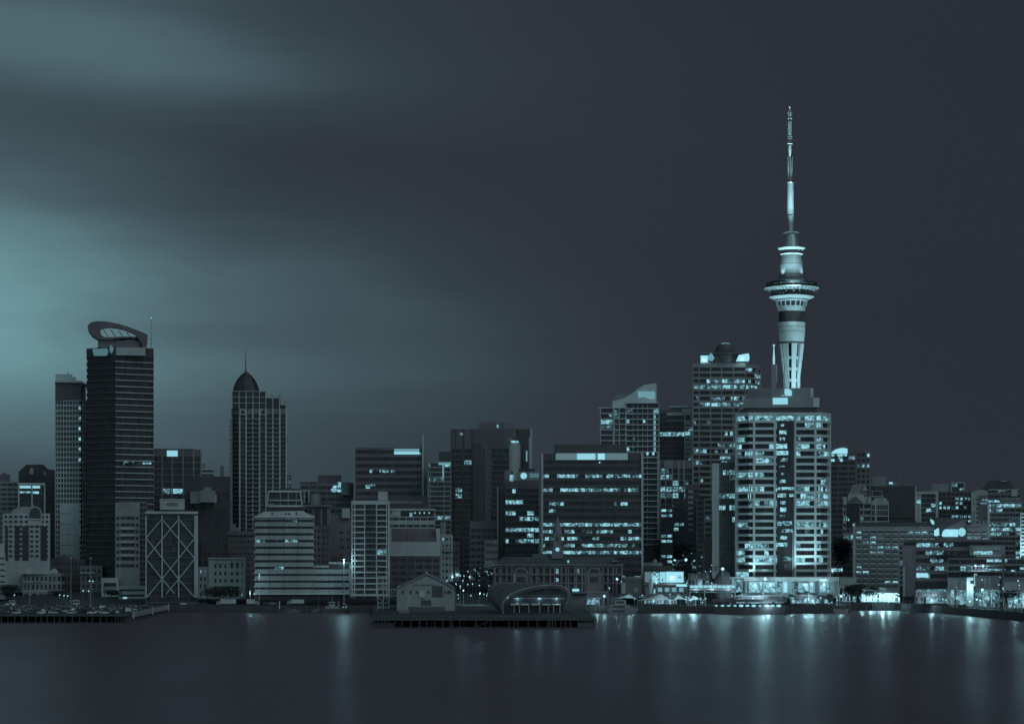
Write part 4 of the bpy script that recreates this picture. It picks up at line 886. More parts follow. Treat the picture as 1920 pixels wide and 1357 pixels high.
# block with white window column
r, fr = bld('office_building', 'dark block with a white framed window column and one brightly lit storey', 1236, 1299, 768, 1720, pitch=9, wh=7.6, par=6, wall='darkplum', glass='glass_dark', lit=.02, piers=[1243, 1260, 1277], pw=.8, cell=8, rows={3: .06, 4: .97, 1: .15}, maxw=60)
bx(r, fr, 'roof_plate', 'pale', (1257, 1298, 760, 764, 2, 18), (1279, 1298, 766, 772, -.8, 8)); bx(r, fr, 'ledge', 'light', (1250, 1282, 773, 779, -.8, .1), (1250, 1296, 787.5, 788.8, -.8, .1))
bx(r, fr, 'frame', 'pale', (1283, 1285, 772, 860, -1, .1), (1294.5, 1297, 772, 863, -1, .1), (1285, 1294.5, 772, 778, -1, .1)); bxs(r, fr, 'frame', 'light', *[(1285.2, 1294.3, 789+9.1*k, 796+9.1*k) for k in range(8)], n=(-.7, .1)); bx(r, fr, 'window', 'lit_bright', (1285.2, 1294, 809.5, 815, -.95, -.72))
r, fr = bld('office_building', 'plum roofed block on tall pale columns, right below the white window column', 1237, 1300, 862, 1650, pitch=11.5, wh=9, par=16, wall='dim', glass='glass_dark', lit=.08, piers=[1248, 1260.5, 1272.5, 1282.5], pw=1.8, colmat='light', cell=6, rows={1: .1, 2: .3, 3: .85, 4: .7, 5: .3}, maxw=70)
pz(r, fr, 'gable', 'mid', [(1244, 868), (1254, 862), (1261, 868), (1261, 878), (1244, 878)], -2, 2)
r, fr = bld('office_building', 'narrow dark block with scattered lit panes beside the balcony tower base', 1238, 1262, 950, 1600, pitch=9.6, wh=5, par=4, wall='black', glass='glass_dark', lit=.45, cell=9, piers=2, litmix=(.7, .3, 0))
r, fr = bld('office_building', 'dark slim block with one lit window column in the uphill street', 1262, 1284, 938, 1640, pitch=9, wh=5.6, par=6, wall='black', glass='glass_dark', lit=.2, cell=7, piers=2, litmix=(.6, .4, 0))
r, fr = bld('office_building', 'dull block with a ladder of pale ledges, left of the white edged block', 1284, 1312, 908, 1640, pitch=10.2, wh=5, par=10, wall='darkplum', glass='glass_dark', lit=.03); bxs(r, fr, 'ledge', 'light', *[(1290, 1300, 919+10.2*k, 924+10.2*k) for k in range(8)], n=(-.7, .1))
r, fr = bld('office_building', 'white edged block with open floor slabs, left of the pale pillar building', 1320, 1336, 934, 1590, pitch=10.3, wh=5.8, par=4, wall='light', glass='glass_dark', lit=.05, pw=2.4, cell=20, bot=1010); bx(r, fr, 'lower_block', 'greyplum', (1322, 1340, 1006, 1085, -2, 8))
r, fr = bld('office_building', 'dull plum block between the ladder block and the white edged block', 1305, 1321, 936, 1610, pitch=10.3, wh=6, par=4, wall='greyplum', glass='darkplum', lit=.02, pw=3)
# round cornered tower
r, fr = bld('office_tower', 'tall round cornered tower with a black dome between two blazing roof signs', 1298, 1427, 682, 1700, chain=[(1298, 1700), (1397, 1700), (1409, 1703), (1418, 1708.5), (1424, 1716), (1427, 1725)],
            pitch=10.93, wh=6.8, par=7, wall='mid', glass='glass_dark', lit=.05, piers=[1311, 1332.5, 1353, 1375, 1398], pw=2.2, cell=5.6, maxw=300,
            rows={0: (1398, 1427, .8), 1: (1398, 1427, .5), 2: .75, 3: .9, 4: .02, 5: .7, 6: .75, 7: 0, 8: 0, 9: (1298, 1332, .6), 10: (1330, 1400, .2), 11: (1330, 1400, .15), 12: .03, 13: .55, 14: .55, 15: .15, 16: .2, 17: .1}, litmix=(.35, .5, .15))
m = MB(); fr.lathe(m, 1360, [(23, 680.5), (23, 659), (19.5, 656), (18.5, 650), (15, 644.5), (9, 641), (.5, 640)], 14, 32); part('dome', m, 'black', r, True)
bx(r, fr, 'roof_deck', 'black', (1314, 1404, 679.5, 682, 2, 22), (1315, 1402, 659.5, 662, 5, 16)); sign(r, fr, 1313.5, 1327.5, 665.5, 678.5, 3, 'lamp'); pz(r, fr, 'sign', 'lamp', [(1380, 677), (1385, 665), (1404, 662), (1405.5, 670), (1404, 677)], 2.5, 3)
pz(r, fr, 'sign', 'sign_soft', [(1326.5, 669), (1329, 665), (1332.5, 661), (1336, 664), (1340, 670.5), (1336, 676), (1330, 676)], 1.6, 2)
for k in range(5): bx(r, fr, 'beacon', 'sign', (1353+k*3.4, 1354.6+k*3.4, 640.6+abs(k-2)*.4, 641.8+abs(k-2)*.4, 8, 9))
mast(r, fr, 1360, 610, 640, 14, .06)
lamp(fr.P(1320, 674, -1), 1500, .8, r, tuple(r.location)); lamp(fr.P(1392, 672, -1), 1500, .8, r, tuple(r.location))
# pale pillar building with fine black ribs
r, fr = bld('office_building', 'slim building with a broad pale pillar and fine black vertical ribs', 1335, 1379, 867, 1500, bot=1086, pitch=11, wh=9, par=3, wall='black', glass='glass_dark', lit=.03, cell=8, rows={1: (1352, 1379, .8), 5: (1349, 1379, .95), 7: (1349, 1379, .8)}, piers=[1355, 1361, 1367, 1373], pw=.7)
bx(r, fr, 'pillar', 'light', (1335.3, 1348.6, 868.5, 1083, -1, 1)); m = MB()
for k in range(7): fr.box(m, 1351+4*k, 1351.7+4*k, 869, 1075, -.8, -.1)
part('rib', m, 'mid', r); bx(r, fr, 'plant_room', 'mid', (1350, 1379, 853, 867, 4, 14)); bx(r, fr, 'window', 'lit_bright', (1350, 1369, 855, 859.5, 3.6, 3.95)); bx(r, fr, 'window', 'lit_mixed', (1354, 1364, 864, 866, -.4, 0)); bx(r, fr, 'plaque', 'dim', (1339, 1346, 1061, 1064.5, -1.2, -1), (1339, 1346, 1066, 1069.5, -1.2, -1))
# floodlit white tower
r, fr = bld('hotel_tower', 'floodlit white tower with a dark glazed central bay, brightest on the waterfront', 1378, 1558, 773, 1480, bot=1084, chain=[(1378, 1490), (1404, 1480), (1540, 1480), (1558, 1490)],
            pitch=13.3, wh=8.7, par=6, wall='white', glass='glass_dark', lit=0, piers=[1414, 1453, 1491, 1529], pw=4.0, cell=9.5, maxw=320, recess=1.9,
            rows={0: .97, 1: .4, 2: .05, 3: .16, 4: .5, 5: .4, 6: .3, 7: .02, 8: (1378, 1430, .4), 9: .03, 10: .75, 11: .42, 12: .8, 13: .03, 14: (1378, 1410, .5), 15: .6, 16: .12, 17: .04, 18: .3, 19: (1378, 1440, .55), 20: .35, 21: .02, 22: .08}, litmix=(.55, .38, .07), dep=28)
bx(r, fr, 'glazed_bay', 'glass_dark', (1457, 1488.7, 778.5, 1081, -.9, .3)); bx(r, fr, 'glazed_bay', 'lit_bright', (1457.5, 1488, 779.5, 788.5, -1.1, -.92))
for x0_, x1_, y0_, y1_, mm in [(1464, 1470, 795, 799, 'lit_bright'), (1461, 1475, 807, 814, 'lit_bright'), (1462, 1472, 820, 826, 'lit_mixed'), (1456, 1476, 832, 841, 'lit_bright'), (1456, 1478, 845, 853, 'lit_bright'), (1464, 1477, 859, 865, 'lit_mixed'), (1462, 1472, 873, 875, 'lit_mixed'), (1465, 1470, 886, 890, 'lit_bright'), (1462, 1473, 899, 905, 'lit_bright'),
        (1458, 1488, 913, 918, 'lit_bright'), (1458, 1474, 925, 932, 'lit_bright'), (1480, 1488, 925, 931, 'lit_bright'), (1463, 1473, 939, 945, 'lit_bright'), (1463, 1474, 951, 959, 'lit_bright'), (1463, 1472, 965, 968, 'lit_mixed'), (1457, 1485, 977, 985, 'lit_mixed'), (1466, 1486, 991, 998, 'lit_mixed'), (1463, 1476, 1004, 1011, 'lit_bright'), (1457, 1476, 1017, 1024, 'lit_bright'), (1468, 1486, 1043, 1051, 'lit_mixed'), (1472, 1474, 1058, 1063, 'lit_mixed')]:
    bx(r, fr, 'window', mm, (x0_, x1_, y0_, y1_, -1.15, -.95))
bx(r, fr, 'bay_rail', 'light', (1486, 1487.5, 995, 1081, -1.3, -1))
bx(r, fr, 'penthouse', 'mid', (1393, 1536, 745, 763.5, 3, 20)); bx(r, fr, 'penthouse', 'mid', (1401, 1525, 726.5, 744.9, 5, 18)); bx(r, fr, 'penthouse', 'black', (1398, 1531, 763.6, 773, 4, 19)); bx(r, fr, 'penthouse', 'dim', (1401.5, 1446, 727, 744.5, 4.6, 5.2))
bx(r, fr, 'louvre_panel', 'white', (1524.5, 1536.2, 745.5, 763, 2.6, 3.2)); bx(r, fr, 'louvre_panel', 'white', (1519, 1525.2, 727, 744, 4.5, 5.2))
sign(r, fr, 1449, 1477, 745, 757.5, 2.8, 'sign'); pz(r, fr, 'sign', 'sign', [(1471, 728), (1480, 728), (1484.5, 732), (1484.5, 741), (1473, 741), (1471, 736)], 4.2, 4.8); bx(r, fr, 'sign', 'sign_soft', (1465, 1472, 739.5, 742, 4.2, 4.8))
for q, e_ in ((1409, 2.0e4), (1434, 1.5e4), (1480, .6e4), (1502, 3.6e4), (1522, 2.6e4), (1548, 1.3e4)):
    p = fr.P(q, 1083, -6); lamp(p, e_*.6, .8, r, tuple(r.location), kind='SPOT', aim=fr.P(q, 900, 3), spot=88, blend=.9)
for q, e_ in ((1400, 3.2e4), (1440, 4e4), (1510, 5e4), (1545, 6e4)):
    p = fr.P(q, 1083, -34); lamp(p, e_*5.0, 1.2, r, tuple(r.location), kind='SPOT', aim=fr.P(q, 850, 0), spot=60, blend=.9)
# mast behind
fr = Fr(1451, 1560); r = root('radio_mast', 'slim lit mast on a grey plinth, left of the great observation tower', 'mast', (*fr.pt(1451, 4), Z(760, 1560)))
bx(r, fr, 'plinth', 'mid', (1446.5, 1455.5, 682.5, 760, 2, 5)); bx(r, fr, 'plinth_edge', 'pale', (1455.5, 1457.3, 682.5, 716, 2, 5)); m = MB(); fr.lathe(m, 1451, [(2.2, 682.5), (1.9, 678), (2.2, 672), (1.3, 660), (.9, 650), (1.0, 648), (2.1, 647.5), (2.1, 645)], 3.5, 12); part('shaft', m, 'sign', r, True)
bld('office_building', 'dull block half hidden behind the penthouses of the floodlit tower', 1385, 1460, 757, 1545, pitch=13, wh=6, par=10, wall='mid', glass='glass_dark', lit=.05, dep=20, cell=12)
# ================================================================== great observation tower
TY = 1760
fr = Fr(1484, TY); cx = 1484; r = root('observation_tower', 'great floodlit observation tower with a ringed pod and a long mast', 'tower', (*fr.c, GZ(TY)))
def lt(name, mat, prof, c=cx, seg=40, smooth=True): return part(name, fr.lathe(MB(), c, prof, 0, seg), mat, r, smooth)
# concrete shaft: core with eight splayed legs and rows of slots
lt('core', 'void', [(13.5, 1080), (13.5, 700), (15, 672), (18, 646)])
m = MB()
def ribr(y): return 16 if y > 705 else 16+(705-y)/60*7.3 if y > 645 else 23.3
ys = [1080, 705, 696, 687, 678, 669, 660, 652, 645]
for k in range(8):
    a = 2*math.pi*k/8+R(8); u = Vector((math.cos(a), math.sin(a))); v = Vector((-u.y, u.x)); rings = []
    for y in ys:
        ro = ribr(y)*fr.m; wd = (4.2 if y > 690 else 4.2+(690-y)*.03)*fr.m; c0 = Vector(fr.c); z = Z(y, TY)
        rings.append([(*(c0+u*(ro*.62)-v*wd*.6), z), (*(c0+u*ro-v*wd), z), (*(c0+u*ro+v*wd), z), (*(c0+u*(ro*.62)+v*wd*.6), z)])
    m.loft(rings)
part('leg', m, 'white', r)
m = MB()
for y in [671.5, 692.5, 713.5, 734.5]+[755+21*k for k in range(15)]:
    q = ribr(y)-1.6; fr.lathe(m, cx, [(q, y+2.6), (q, y-2.6)], 0, 40)
part('ring_beam', m, 'white', r)
lt('collar', 'dark', [(22.6, 645), (22.9, 641)])
lt('shaft_drum', 'white', [(23.6, 641), (24.6, 632), (25.6, 622), (26, 605)])
m = MB()
for y in (613.5, 622.5): fr.lathe(m, cx, [(25.75+(622-y)*.03, y+.5), (25.75+(622-y)*.03, y-.5)], 0, 40)
part('joint', m, 'mid', r)
lt('dark_drum', 'glass_dark', [(25.6, 605.2), (25.8, 584.5)]); lt('drum', 'white', [(25.9, 584.4), (26.1, 574.8)])
lt('flared_windows', 'glass_dark', [(26.2, 574.7), (28.2, 565.5)])
m = MB()
for k in range(18):
    a = 2*math.pi*k/18; 
    p0 = (fr.c[0]+math.cos(a)*26.8*fr.m, fr.c[1]+math.sin(a)*26.8*fr.m, Z(575, TY)); p1 = (fr.c[0]+math.cos(a)*29.2*fr.m, fr.c[1]+math.sin(a)*29.2*fr.m, Z(565, TY)); m.tube(p0, p1, .42)
part('fin', m, 'white', r)
lt('ring', 'white', [(29.2, 566), (30.8, 563.5), (30.6, 563)]); lt('dark_drum', 'glass_dark', [(30.4, 563.1), (31, 560.4)])
lt('ring', 'white', [(34, 561.5), (38, 560), (43, 557.6), (42, 556.2), (37, 555.6)])
lt('observation_deck', 'glass_dark', [(38.2, 555.8), (41.2, 544.6)]); lt('main_ring', 'white', [(43, 545.8), (48, 544), (52, 541), (51.5, 539.6), (44, 538.4), (38, 538.2)], seg=64)
m = MB()
for k in range(40):
    a = 2*math.pi*k/40; m.tube((fr.c[0]+math.cos(a)*44*fr.m, fr.c[1]+math.sin(a)*44*fr.m, Z(545.9, TY)), (fr.c[0]+math.cos(a)*50*fr.m, fr.c[1]+math.sin(a)*50*fr.m, Z(543.3, TY)), .25)
part('bracket', m, 'dark', r)
lt('upper_deck', 'dark', [(38, 538.3), (37, 528), (30, 526), (25, 522)])
m = MB()
for k in range(26):
    a = 2*math.pi*k/26+.03; ro = random.uniform(44, 50)*fr.m; z = Z(random.uniform(529, 535), TY)
    m.tube((fr.c[0]+math.cos(a)*36*fr.m, fr.c[1]+math.sin(a)*36*fr.m, z-.4), (fr.c[0]+math.cos(a)*ro, fr.c[1]+math.sin(a)*ro, z+.4), .35)
for rr, y in ((48, 531.5), (42, 529), (50, 535)): fr.lathe(m, cx, [(rr, y+.5), (rr+.6, y), (rr, y-.5), (rr-.6, y), (rr, y+.5)], 0, 48)
part('gantry', m, 'steel', r)
for k in range(14):
    a = -math.pi/2+random.uniform(-1.3, 1.3); q = random.choice(((37.6, 533), (41.1, 549), (38.6, 552), (30.9, 562), (36.9, 530)))
    p = (fr.c[0]+math.cos(a)*q[0]*fr.m, fr.c[1]+math.sin(a)*q[0]*fr.m, Z(q[1], TY)); mm = MB(); mm.lathe(p[:2], [(.1, p[2]-.3), (.42, p[2]), (.1, p[2]+.3)], 6); part('lamp', mm, 'sign', r)
lt('dark_drum', 'dark', [(24.5, 527), (24, 521.2), (22, 521), (22.4, 513.5)]); lt('deck_rim', 'steel', [(25, 522), (26.5, 521), (25, 520.2)])
lt('cone', 'metal', [(22.2, 513.4), (21.3, 502), (19.6, 488), (18.4, 478.2)]); m = MB(); fr.lathe(m, cx, [(20.75, 495.8), (20.7, 494.8)], 0, 40); part('joint', m, 'dark', r)
lt('ring', 'white', [(18.4, 478.4), (21.5, 476.8), (20.4, 475.6)]); lt('dark_drum', 'glass_dark', [(20.3, 475.7), (21, 469)]); lt('ring', 'white', [(21.6, 469.4), (25.5, 467), (26.4, 465.4), (17, 463.8)])
lt('cone', 'metal', [(13.8, 464), (13, 455), (11, 445), (9.8, 439.6)], 1483.5); lt('ring', 'white', [(10, 440), (13.2, 438), (15, 436), (8, 434.6)], 1483)
lt('mast_base', 'metal', [(5, 435), (5.4, 425), (6.3, 404)], 1482.6, 20); lt('joint', 'dark', [(5.2, 404), (5.2, 402.2)], 1482.5, 20); lt('mast_base', 'metal', [(6.4, 402.2), (6.1, 372), (5.8, 343.4)], 1482.2, 20)
lt('ring', 'steel', [(6, 343.6), (6.8, 342.4), (6, 341.4)], 1482, 20); lt('mast', 'steel', [(1.9, 342), (1.7, 318), (1.9, 294)], 1481.5, 10)
m = MB()
for s_ in (-1, 1):
    fr.prism(m, [(1481.5+s_*3.0, 338), (1481.5+s_*4.4, 318), (1481.5+s_*4.0, 300), (1481.5+s_*5.4, 295), (1481.5+s_*4.6, 294), (1481.5+s_*3.2, 300), (1481.5+s_*2.6, 318), (1481.5+s_*2.2, 338)][::s_], -.5, .5)
part('antenna_fin', m, 'metal', r)
lt('mast', 'white', [(1.8, 294), (2.4, 289), (3.0, 280), (2.8, 273)], 1481, 10); lt('ring', 'white', [(3, 271), (4.7, 270), (3, 269)], 1481, 16)
m = MB()
for k in range(4):
    a = math.pi/4+k*math.pi/2; dx_, dy_ = math.cos(a)*2.6*fr.m, math.sin(a)*2.6*fr.m; c0 = fr.pt(1480.7)
    m.tube((c0[0]+dx_, c0[1]+dy_, Z(269, TY)), (c0[0]+dx_*.75, c0[1]+dy_*.75, Z(206, TY)), .2, seg=5)
    for j in range(13):
        y = 268-j*4.8; a2 = a+math.pi/2; ex, ey = math.cos(a2)*2.6*fr.m, math.sin(a2)*2.6*fr.m
        m.tube((c0[0]+dx_*.95, c0[1]+dy_*.95, Z(y, TY)), (c0[0]+ex*.95, c0[1]+ey*.95, Z(y-4.8, TY)), .12, seg=4)
part('lattice', m, 'metal', r)
m = MB()
for j in range(12): fr.box(m, 1477.8, 1484, 229+j*2.1, 230.2+j*2.1, -1, 1)
for y in (212, 216, 222, 256, 260): fr.box(m, 1477, 1485, y, y+1, -.8, .8)
part('antenna_panel', m, 'white', r); lt('mast', 'steel', [(.6, 269), (.4, 204)], 1480.7, 6); lt('beacon', 'lamp', [(.3, 204), (1.5, 202.5), (1.2, 201), (.3, 200)], 1480.6, 10)
o_ = tuple(r.location)
for k, (ax, e_) in enumerate(((-40, .5e5), (0, .5e5), (40, .9e5))):
    p = (fr.c[0]+ax, fr.c[1]-30, Z(800, TY)); lamp(p, e_*1.5, 1.5, r, o_, kind='SPOT', aim=fr.P(1484, 640), spot=50, blend=.8)
    p2 = (fr.c[0]+ax*1.5, fr.c[1]-34, Z(760, TY)); lamp(p2, 1.6e5, 1.0, r, o_, kind='SPOT', aim=fr.P(1484, 440), spot=18, blend=.6)
for k in range(4):
    a = -math.pi/2+(k-1.5)*.75; lamp((fr.c[0]+math.cos(a)*30*fr.m*1.0, fr.c[1]+math.sin(a)*46*fr.m, Z(526, TY)), 1.3e4, .4, r, o_, kind='SPOT', aim=fr.P(1484, 440), spot=60, blend=.9)
for s_ in (-1, 1): lamp((fr.c[0]+s_*5, fr.c[1]-11, Z(437, TY)), 2.5e4, .4, r, o_, kind='SPOT', aim=fr.P(1482, 330), spot=34, blend=.9)
for s_ in (-1, 0, 1): lamp((fr.c[0]+s_*16, fr.c[1]-24, Z(534, TY)), 3.2e5, .4, r, o_, kind='SPOT', aim=fr.P(1481.5, 275), spot=26, blend=.5)
lamp((fr.c[0], fr.c[1]-22, Z(533, TY)), .5e4, .4, r, o_)

# ================================================================== buildings beyond the floodlit tower
r, fr = bld('office_building', 'dark block topped by a bright arched sign, right behind the floodlit tower', 1556, 1605, 821, 1680, pitch=10, wh=6, par=34, wall='darkplum', glass='glass_dark', lit=.01, piers=[1571, 1590], pw=2, cell=10, rows={0: .5})
pz(r, fr, 'sign', 'lamp', [(1558, 850), (1560.5, 846.5), (1565.5, 843), (1572, 840.8), (1580, 839.6), (1589, 841), (1589, 850)], -.8, -.3); bx(r, fr, 'window', 'lit_bright', (1558, 1564, 851, 855.5, -.6, -.2), (1570, 1588, 851, 855, -.6, -.2)); bx(r, fr, 'window', 'sign', (1558, 1565, 860, 865, -.6, -.2)); bx(r, fr, 'window', 'sign', (1575, 1580, 860, 865, -.6, -.2))
r, fr = bld('office_building', 'plum grey block with three columns of small square windows, a few of them lit', 1604, 1633, 845, 1690, pitch=10, wh=5.6, par=5, wall='greyplum', glass='glass_dark', lit=.02, piers=3, pw=3.4, cell=20, rows={2: .9})
bx(r, fr, 'window', 'lamp', (1626, 1630, 850.5, 856, -.4, .1)); mast(r, fr, 1622, 838, 846, 5, .35)
r, fr = bld('office_building', 'pale turreted block with a curved glazed roof corner, behind the long hotel', 1580, 1634, 931, 1570, pitch=11.6, wh=7.5, par=14, wall='light', glass='glass_dark', lit=.25, piers=[1586, 1594, 1612, 1619], pw=1.8, cell=9)
pz(r, fr, 'pyramid_roof', 'mid', [(1592, 927), (1598, 908), (1622, 908), (1626, 927)], 1, 14); pz(r, fr, 'pyramid_roof', 'light', [(1617, 920), (1621.5, 908), (1625.5, 920)], -1, 2); bx(r, fr, 'turret', 'pale', (1590, 1620, 927, 944, -1.5, 2)); pz(r, fr, 'gable', 'dim', [(1587, 942), (1604, 929), (1618, 942)], -2.2, -1.5)
bx(r, fr, 'wall_panel', 'pale', (1628, 1632, 931, 945, -1.5, 2), (1581, 1588, 933, 946, -1.5, 2)); bxs(r, fr, 'ledge', 'pale', *[(1581, 1586, 966+11.5*k, 970+11.5*k) for k in range(8)], n=(-1.2, .2)); bx(r, fr, 'glazed_bay', 'glass_dark', (1588, 1612, 945, 988, -1, -.2)); bx(r, fr, 'window', 'lit_bright', (1599, 1608, 981, 985.5, -1.4, -1.1)); bx(r, fr, 'window', 'sign', (1590, 1592, 972, 976, -1.4, -1.1))
r2_, f2 = r, fr
pz(r, fr, 'curved_roof', 'light', [(1633, 945)]+[(1655-22*math.cos(t)+0, 945-13*math.sin(t)) for t in [.35+1.2*k/6 for k in range(7)]]+[(1661, 934), (1665, 940), (1665.5, 945)], -1, 16, True)
bx(r, fr, 'corner_block', 'glass_dark', (1634, 1665, 945, 990, -.2, 16)); m = MB()
for y in (945, 955, 966.5, 976.5): fr.box(m, 1634, 1666, y, y+1.8, -.9, -.1)
for k in range(9): fr.box(m, 1634+3.8*k, 1634.7+3.8*k, 945, 968, -.7, -.1)
fr.box(m, 1640.5, 1643.5, 932, 990, -1.1, -.1); fr.box(m, 1665, 1666.5, 940, 990, -.9, 0)
part('frame', m, 'pale', r); bx(r, fr, 'roof_railing', 'light', (1635, 1654, 919.6, 920.6, -.4, 6), (1653, 1654, 920, 930, -.4, 6), (1635, 1636, 920, 930, -.4, 6), (1632, 1657, 929.4, 931.4, -1.4, 8))
r, fr = bld('office_building', 'big windowless black box with a grey lift room and one bright roof lamp', 1627, 1717, 911, 1700, pitch=40, wh=2, par=60, wall='black', glass='black', lit=0)
bx(r, fr, 'lift_room', 'mid', (1636.5, 1661, 893, 911, 2, 12)); bx(r, fr, 'plant_room', 'dim', (1663, 1704, 904.5, 911, 2, 12)); bx(r, fr, 'roof_lamp', 'lamp', (1667, 1674, 903.6, 907, -.5, .5)); bx(r, fr, 'edge_strip', 'light', (1715.2, 1717.4, 911, 975, -.3, 2))
fr = Fr(1695, 1900); r = root('tower_crane', 'faint lattice crane jib standing on the skyline beyond the black box building', 'crane', (*fr.c, Z(925, 1900)))
part('mast', fr.tube(MB(), (1688, 925, 0), (1689, 874, 0), .35), 'steel', r); part('jib', fr.tube(MB(), (1689, 876, 0), (1704, 908, 0), .3), 'steel', r)
r, fr = bld('office_building', 'block inside a heavy pale portal frame with a few lit windows, beyond the hotel', 1717, 1759, 921, 1640, pitch=9, wh=6.6, par=5, wall='dim', glass='glass_dark', lit=.08, colmat='pale', piers=[1725], pw=4.6, cell=10, rows={2: (1740, 1755, .9), 3: (1740, 1755, .9)})
bx(r, fr, 'parapet', 'pale', (1716.5, 1759.5, 921, 926, -.5, 2)); bx(r, fr, 'window', 'lit_bright', (1719, 1726, 937, 943, -.7, -.3))
r, fr = bld('office_building', 'dark block with dotted lit windows under a pale lit penthouse', 1759, 1822, 921, 1690, pitch=8.3, wh=5, par=3, wall='darkplum', glass='glass_dark', lit=.25, piers=8, pw=2, cell=12, rows={6: .85})
bx(r, fr, 'penthouse', 'mid', (1747, 1784, 906.5, 921, 2, 14)); bx(r, fr, 'penthouse', 'glass', (1784, 1809, 905, 921, .5, 14)); bx(r, fr, 'frame', 'light', (1783, 1785, 904.5, 921, 0, 1), (1807.5, 1809.5, 904.5, 921, 0, 1), (1783, 1809.5, 903.8, 906, -.3, 1)); bx(r, fr, 'window', 'lit_mixed', (1786, 1795, 907, 912, .2, .45)); bx(r, fr, 'window', 'lit_mixed', (1799, 1807, 914, 919, .2, .45))
r, fr = bld('office_building', 'pale gable topped block with a strip of small lit windows', 1821, 1852, 922, 1660, pitch=8.5, wh=4, par=12, wall='light', glass='glass_dark', lit=.25, piers=4, pw=4, cell=20)
pz(r, fr, 'gable', 'light', [(1821, 922), (1832, 919), (1841, 917.5), (1850, 920), (1851, 923)], -.2, 14); bx(r, fr, 'wall_panel', 'dim', (1835, 1851, 928, 975, -.3, .1)); bxs(r, fr, 'window', 'lit_mixed', *[(1842+k*3.4, 1844+k*3.4, 935, 939) for k in range(3)], n=(-.5, -.32)); bx(r, fr, 'ledge', 'sign_soft', (1838, 1850, 942.5, 944.2, -1, -.3))
r, fr = bld('office_building', 'block under a dark flared pagoda like roof on the skyline', 1850, 1915, 922, 1720, pitch=9, wh=5, par=6, wall='dim', glass='glass_dark', lit=.08, piers=5)
pz(r, fr, 'roof', 'black', [(1838, 917), (1846, 911), (1851, 903), (1858, 900.5), (1888, 899.5), (1896, 905), (1900, 916), (1912, 917), (1912, 922), (1828, 922)], 1, 22); bx(r, fr, 'eaves', 'light', (1853, 1911, 917, 919, -.6, .9)); bx(r, fr, 'window', 'lit_dim', (1869, 1890, 918.8, 922.5, -.4, .1)); bx(r, fr, 'roof_window', 'light', (1877, 1888, 900.5, 903, -.2, .9)); bx(r, fr, 'balcony', 'light', (1896, 1908, 918, 930, -1, .1)); bx(r, fr, 'terrace', 'mid', (1876, 1913, 933, 940, -8, 0))
r, fr = bld('apartment_building', 'balcony block behind a white corner pillar with scattered bright rooms', 1851, 1916, 941, 1560, pitch=8.9, wh=5.8, par=3.5, wall='mid', glass='glass_dark', lit=.42, piers=[1858, 1868, 1880, 1892, 1904], pw=.8, cell=8, litmix=(.5, .3, .2), dim=.2)
bx(r, fr, 'pillar', 'white', (1851.8, 1855.8, 945, 1014, -1, .5)); bx(r, fr, 'parapet', 'pale', (1850, 1917, 941, 942.6, -1, 2))
r, fr = bld('apartment_building', 'white banded block cut off by the picture edge', 1913, 1960, 961, 1500, bot=1046, pitch=6.9, wh=3.1, par=3.5, wall='white', glass='glass_dark', lit=.05, cell=10)
lamp(fr.P(1922, 1030, -12), 9000, .6, r, tuple(r.location))
bld('office_building', 'dark filler block behind the cut off banded block', 1905, 1965, 950, 1640, pitch=9, wh=5, par=5, wall='dim', glass='glass_dark', lit=.15, cell=9)
# long hotel
r, fr = bld('hotel', 'long hotel with a dense grid of small framed windows and huge lit roof signs', 1602, 1852, 986, 1530, bot=1106, pitch=9.3, wh=5.6, par=10, wall='mid', glass='glass_dark', lit=.16, piers=18, pw=3.4, cell=20, rows={0: .2, 1: .35, 6: .2, 4: .2}, maxw=240, dep=18, litmix=(.6, .3, .1))
for i in range(11):
    for k in range(18):
        if i > 2 and k > 5 or i == 0 and k > 17: continue
        q = 1602+13.9*k; part('window_box', fr.box(MB(), q+2.4, q+11.5, 998.6+9.3*i, 1001.6+9.3*i, -.7, .1), 'pale', r)
bx(r, fr, 'roof', 'black', (1603, 1760, 979, 987, 0, 18)); bx(r, fr, 'parapet', 'light', (1602, 1760, 993, 994.4, -.6, .2), (1750, 1852, 1012.6, 1014.2, -2.5, .1)); bx(r, fr, 'end_pillar', 'pale', (1598.5, 1603.5, 987, 1100, -.6, 16))
bx(r, fr, 'sign_board', 'black', (1753, 1812, 970, 1012, -1.6, -.8)); pz(r, fr, 'sign_board', 'dim', [(1773, 990), (1810, 972), (1810, 990)], -1.8, -1.62)
pz(r, fr, 'sign', 'lamp', [(1765.5, 1003), (1768, 995), (1772, 992), (1796, 992), (1796, 1006), (1768, 1006)], -2.2, -1.9); m = MB(); fr.prism(m, [(1803+7.6*math.cos(t), 997.4+7.8*math.sin(t)) for t in [2*math.pi*k/18 for k in range(18)]], -2.4, -1.95); part('sign', m, 'sign', r)
pz(r, fr, 'sign', 'lamp', [(1751.5, 1004), (1751.5, 994), (1758, 990), (1760.5, 990), (1761, 1003), (1757, 1004.5)], -2.2, -1.9); pz(r, fr, 'sign', 'sign', [(1744, 972), (1751, 976), (1752, 983), (1748, 983), (1745, 978)], -2, -1.2)
lamp(fr.P(1783, 1000, -5), 250, 1, r, tuple(r.location))
bx(r, fr, 'sign_glow_ledge', 'mid', (1813, 1845, 985, 986.2, -1, 0))
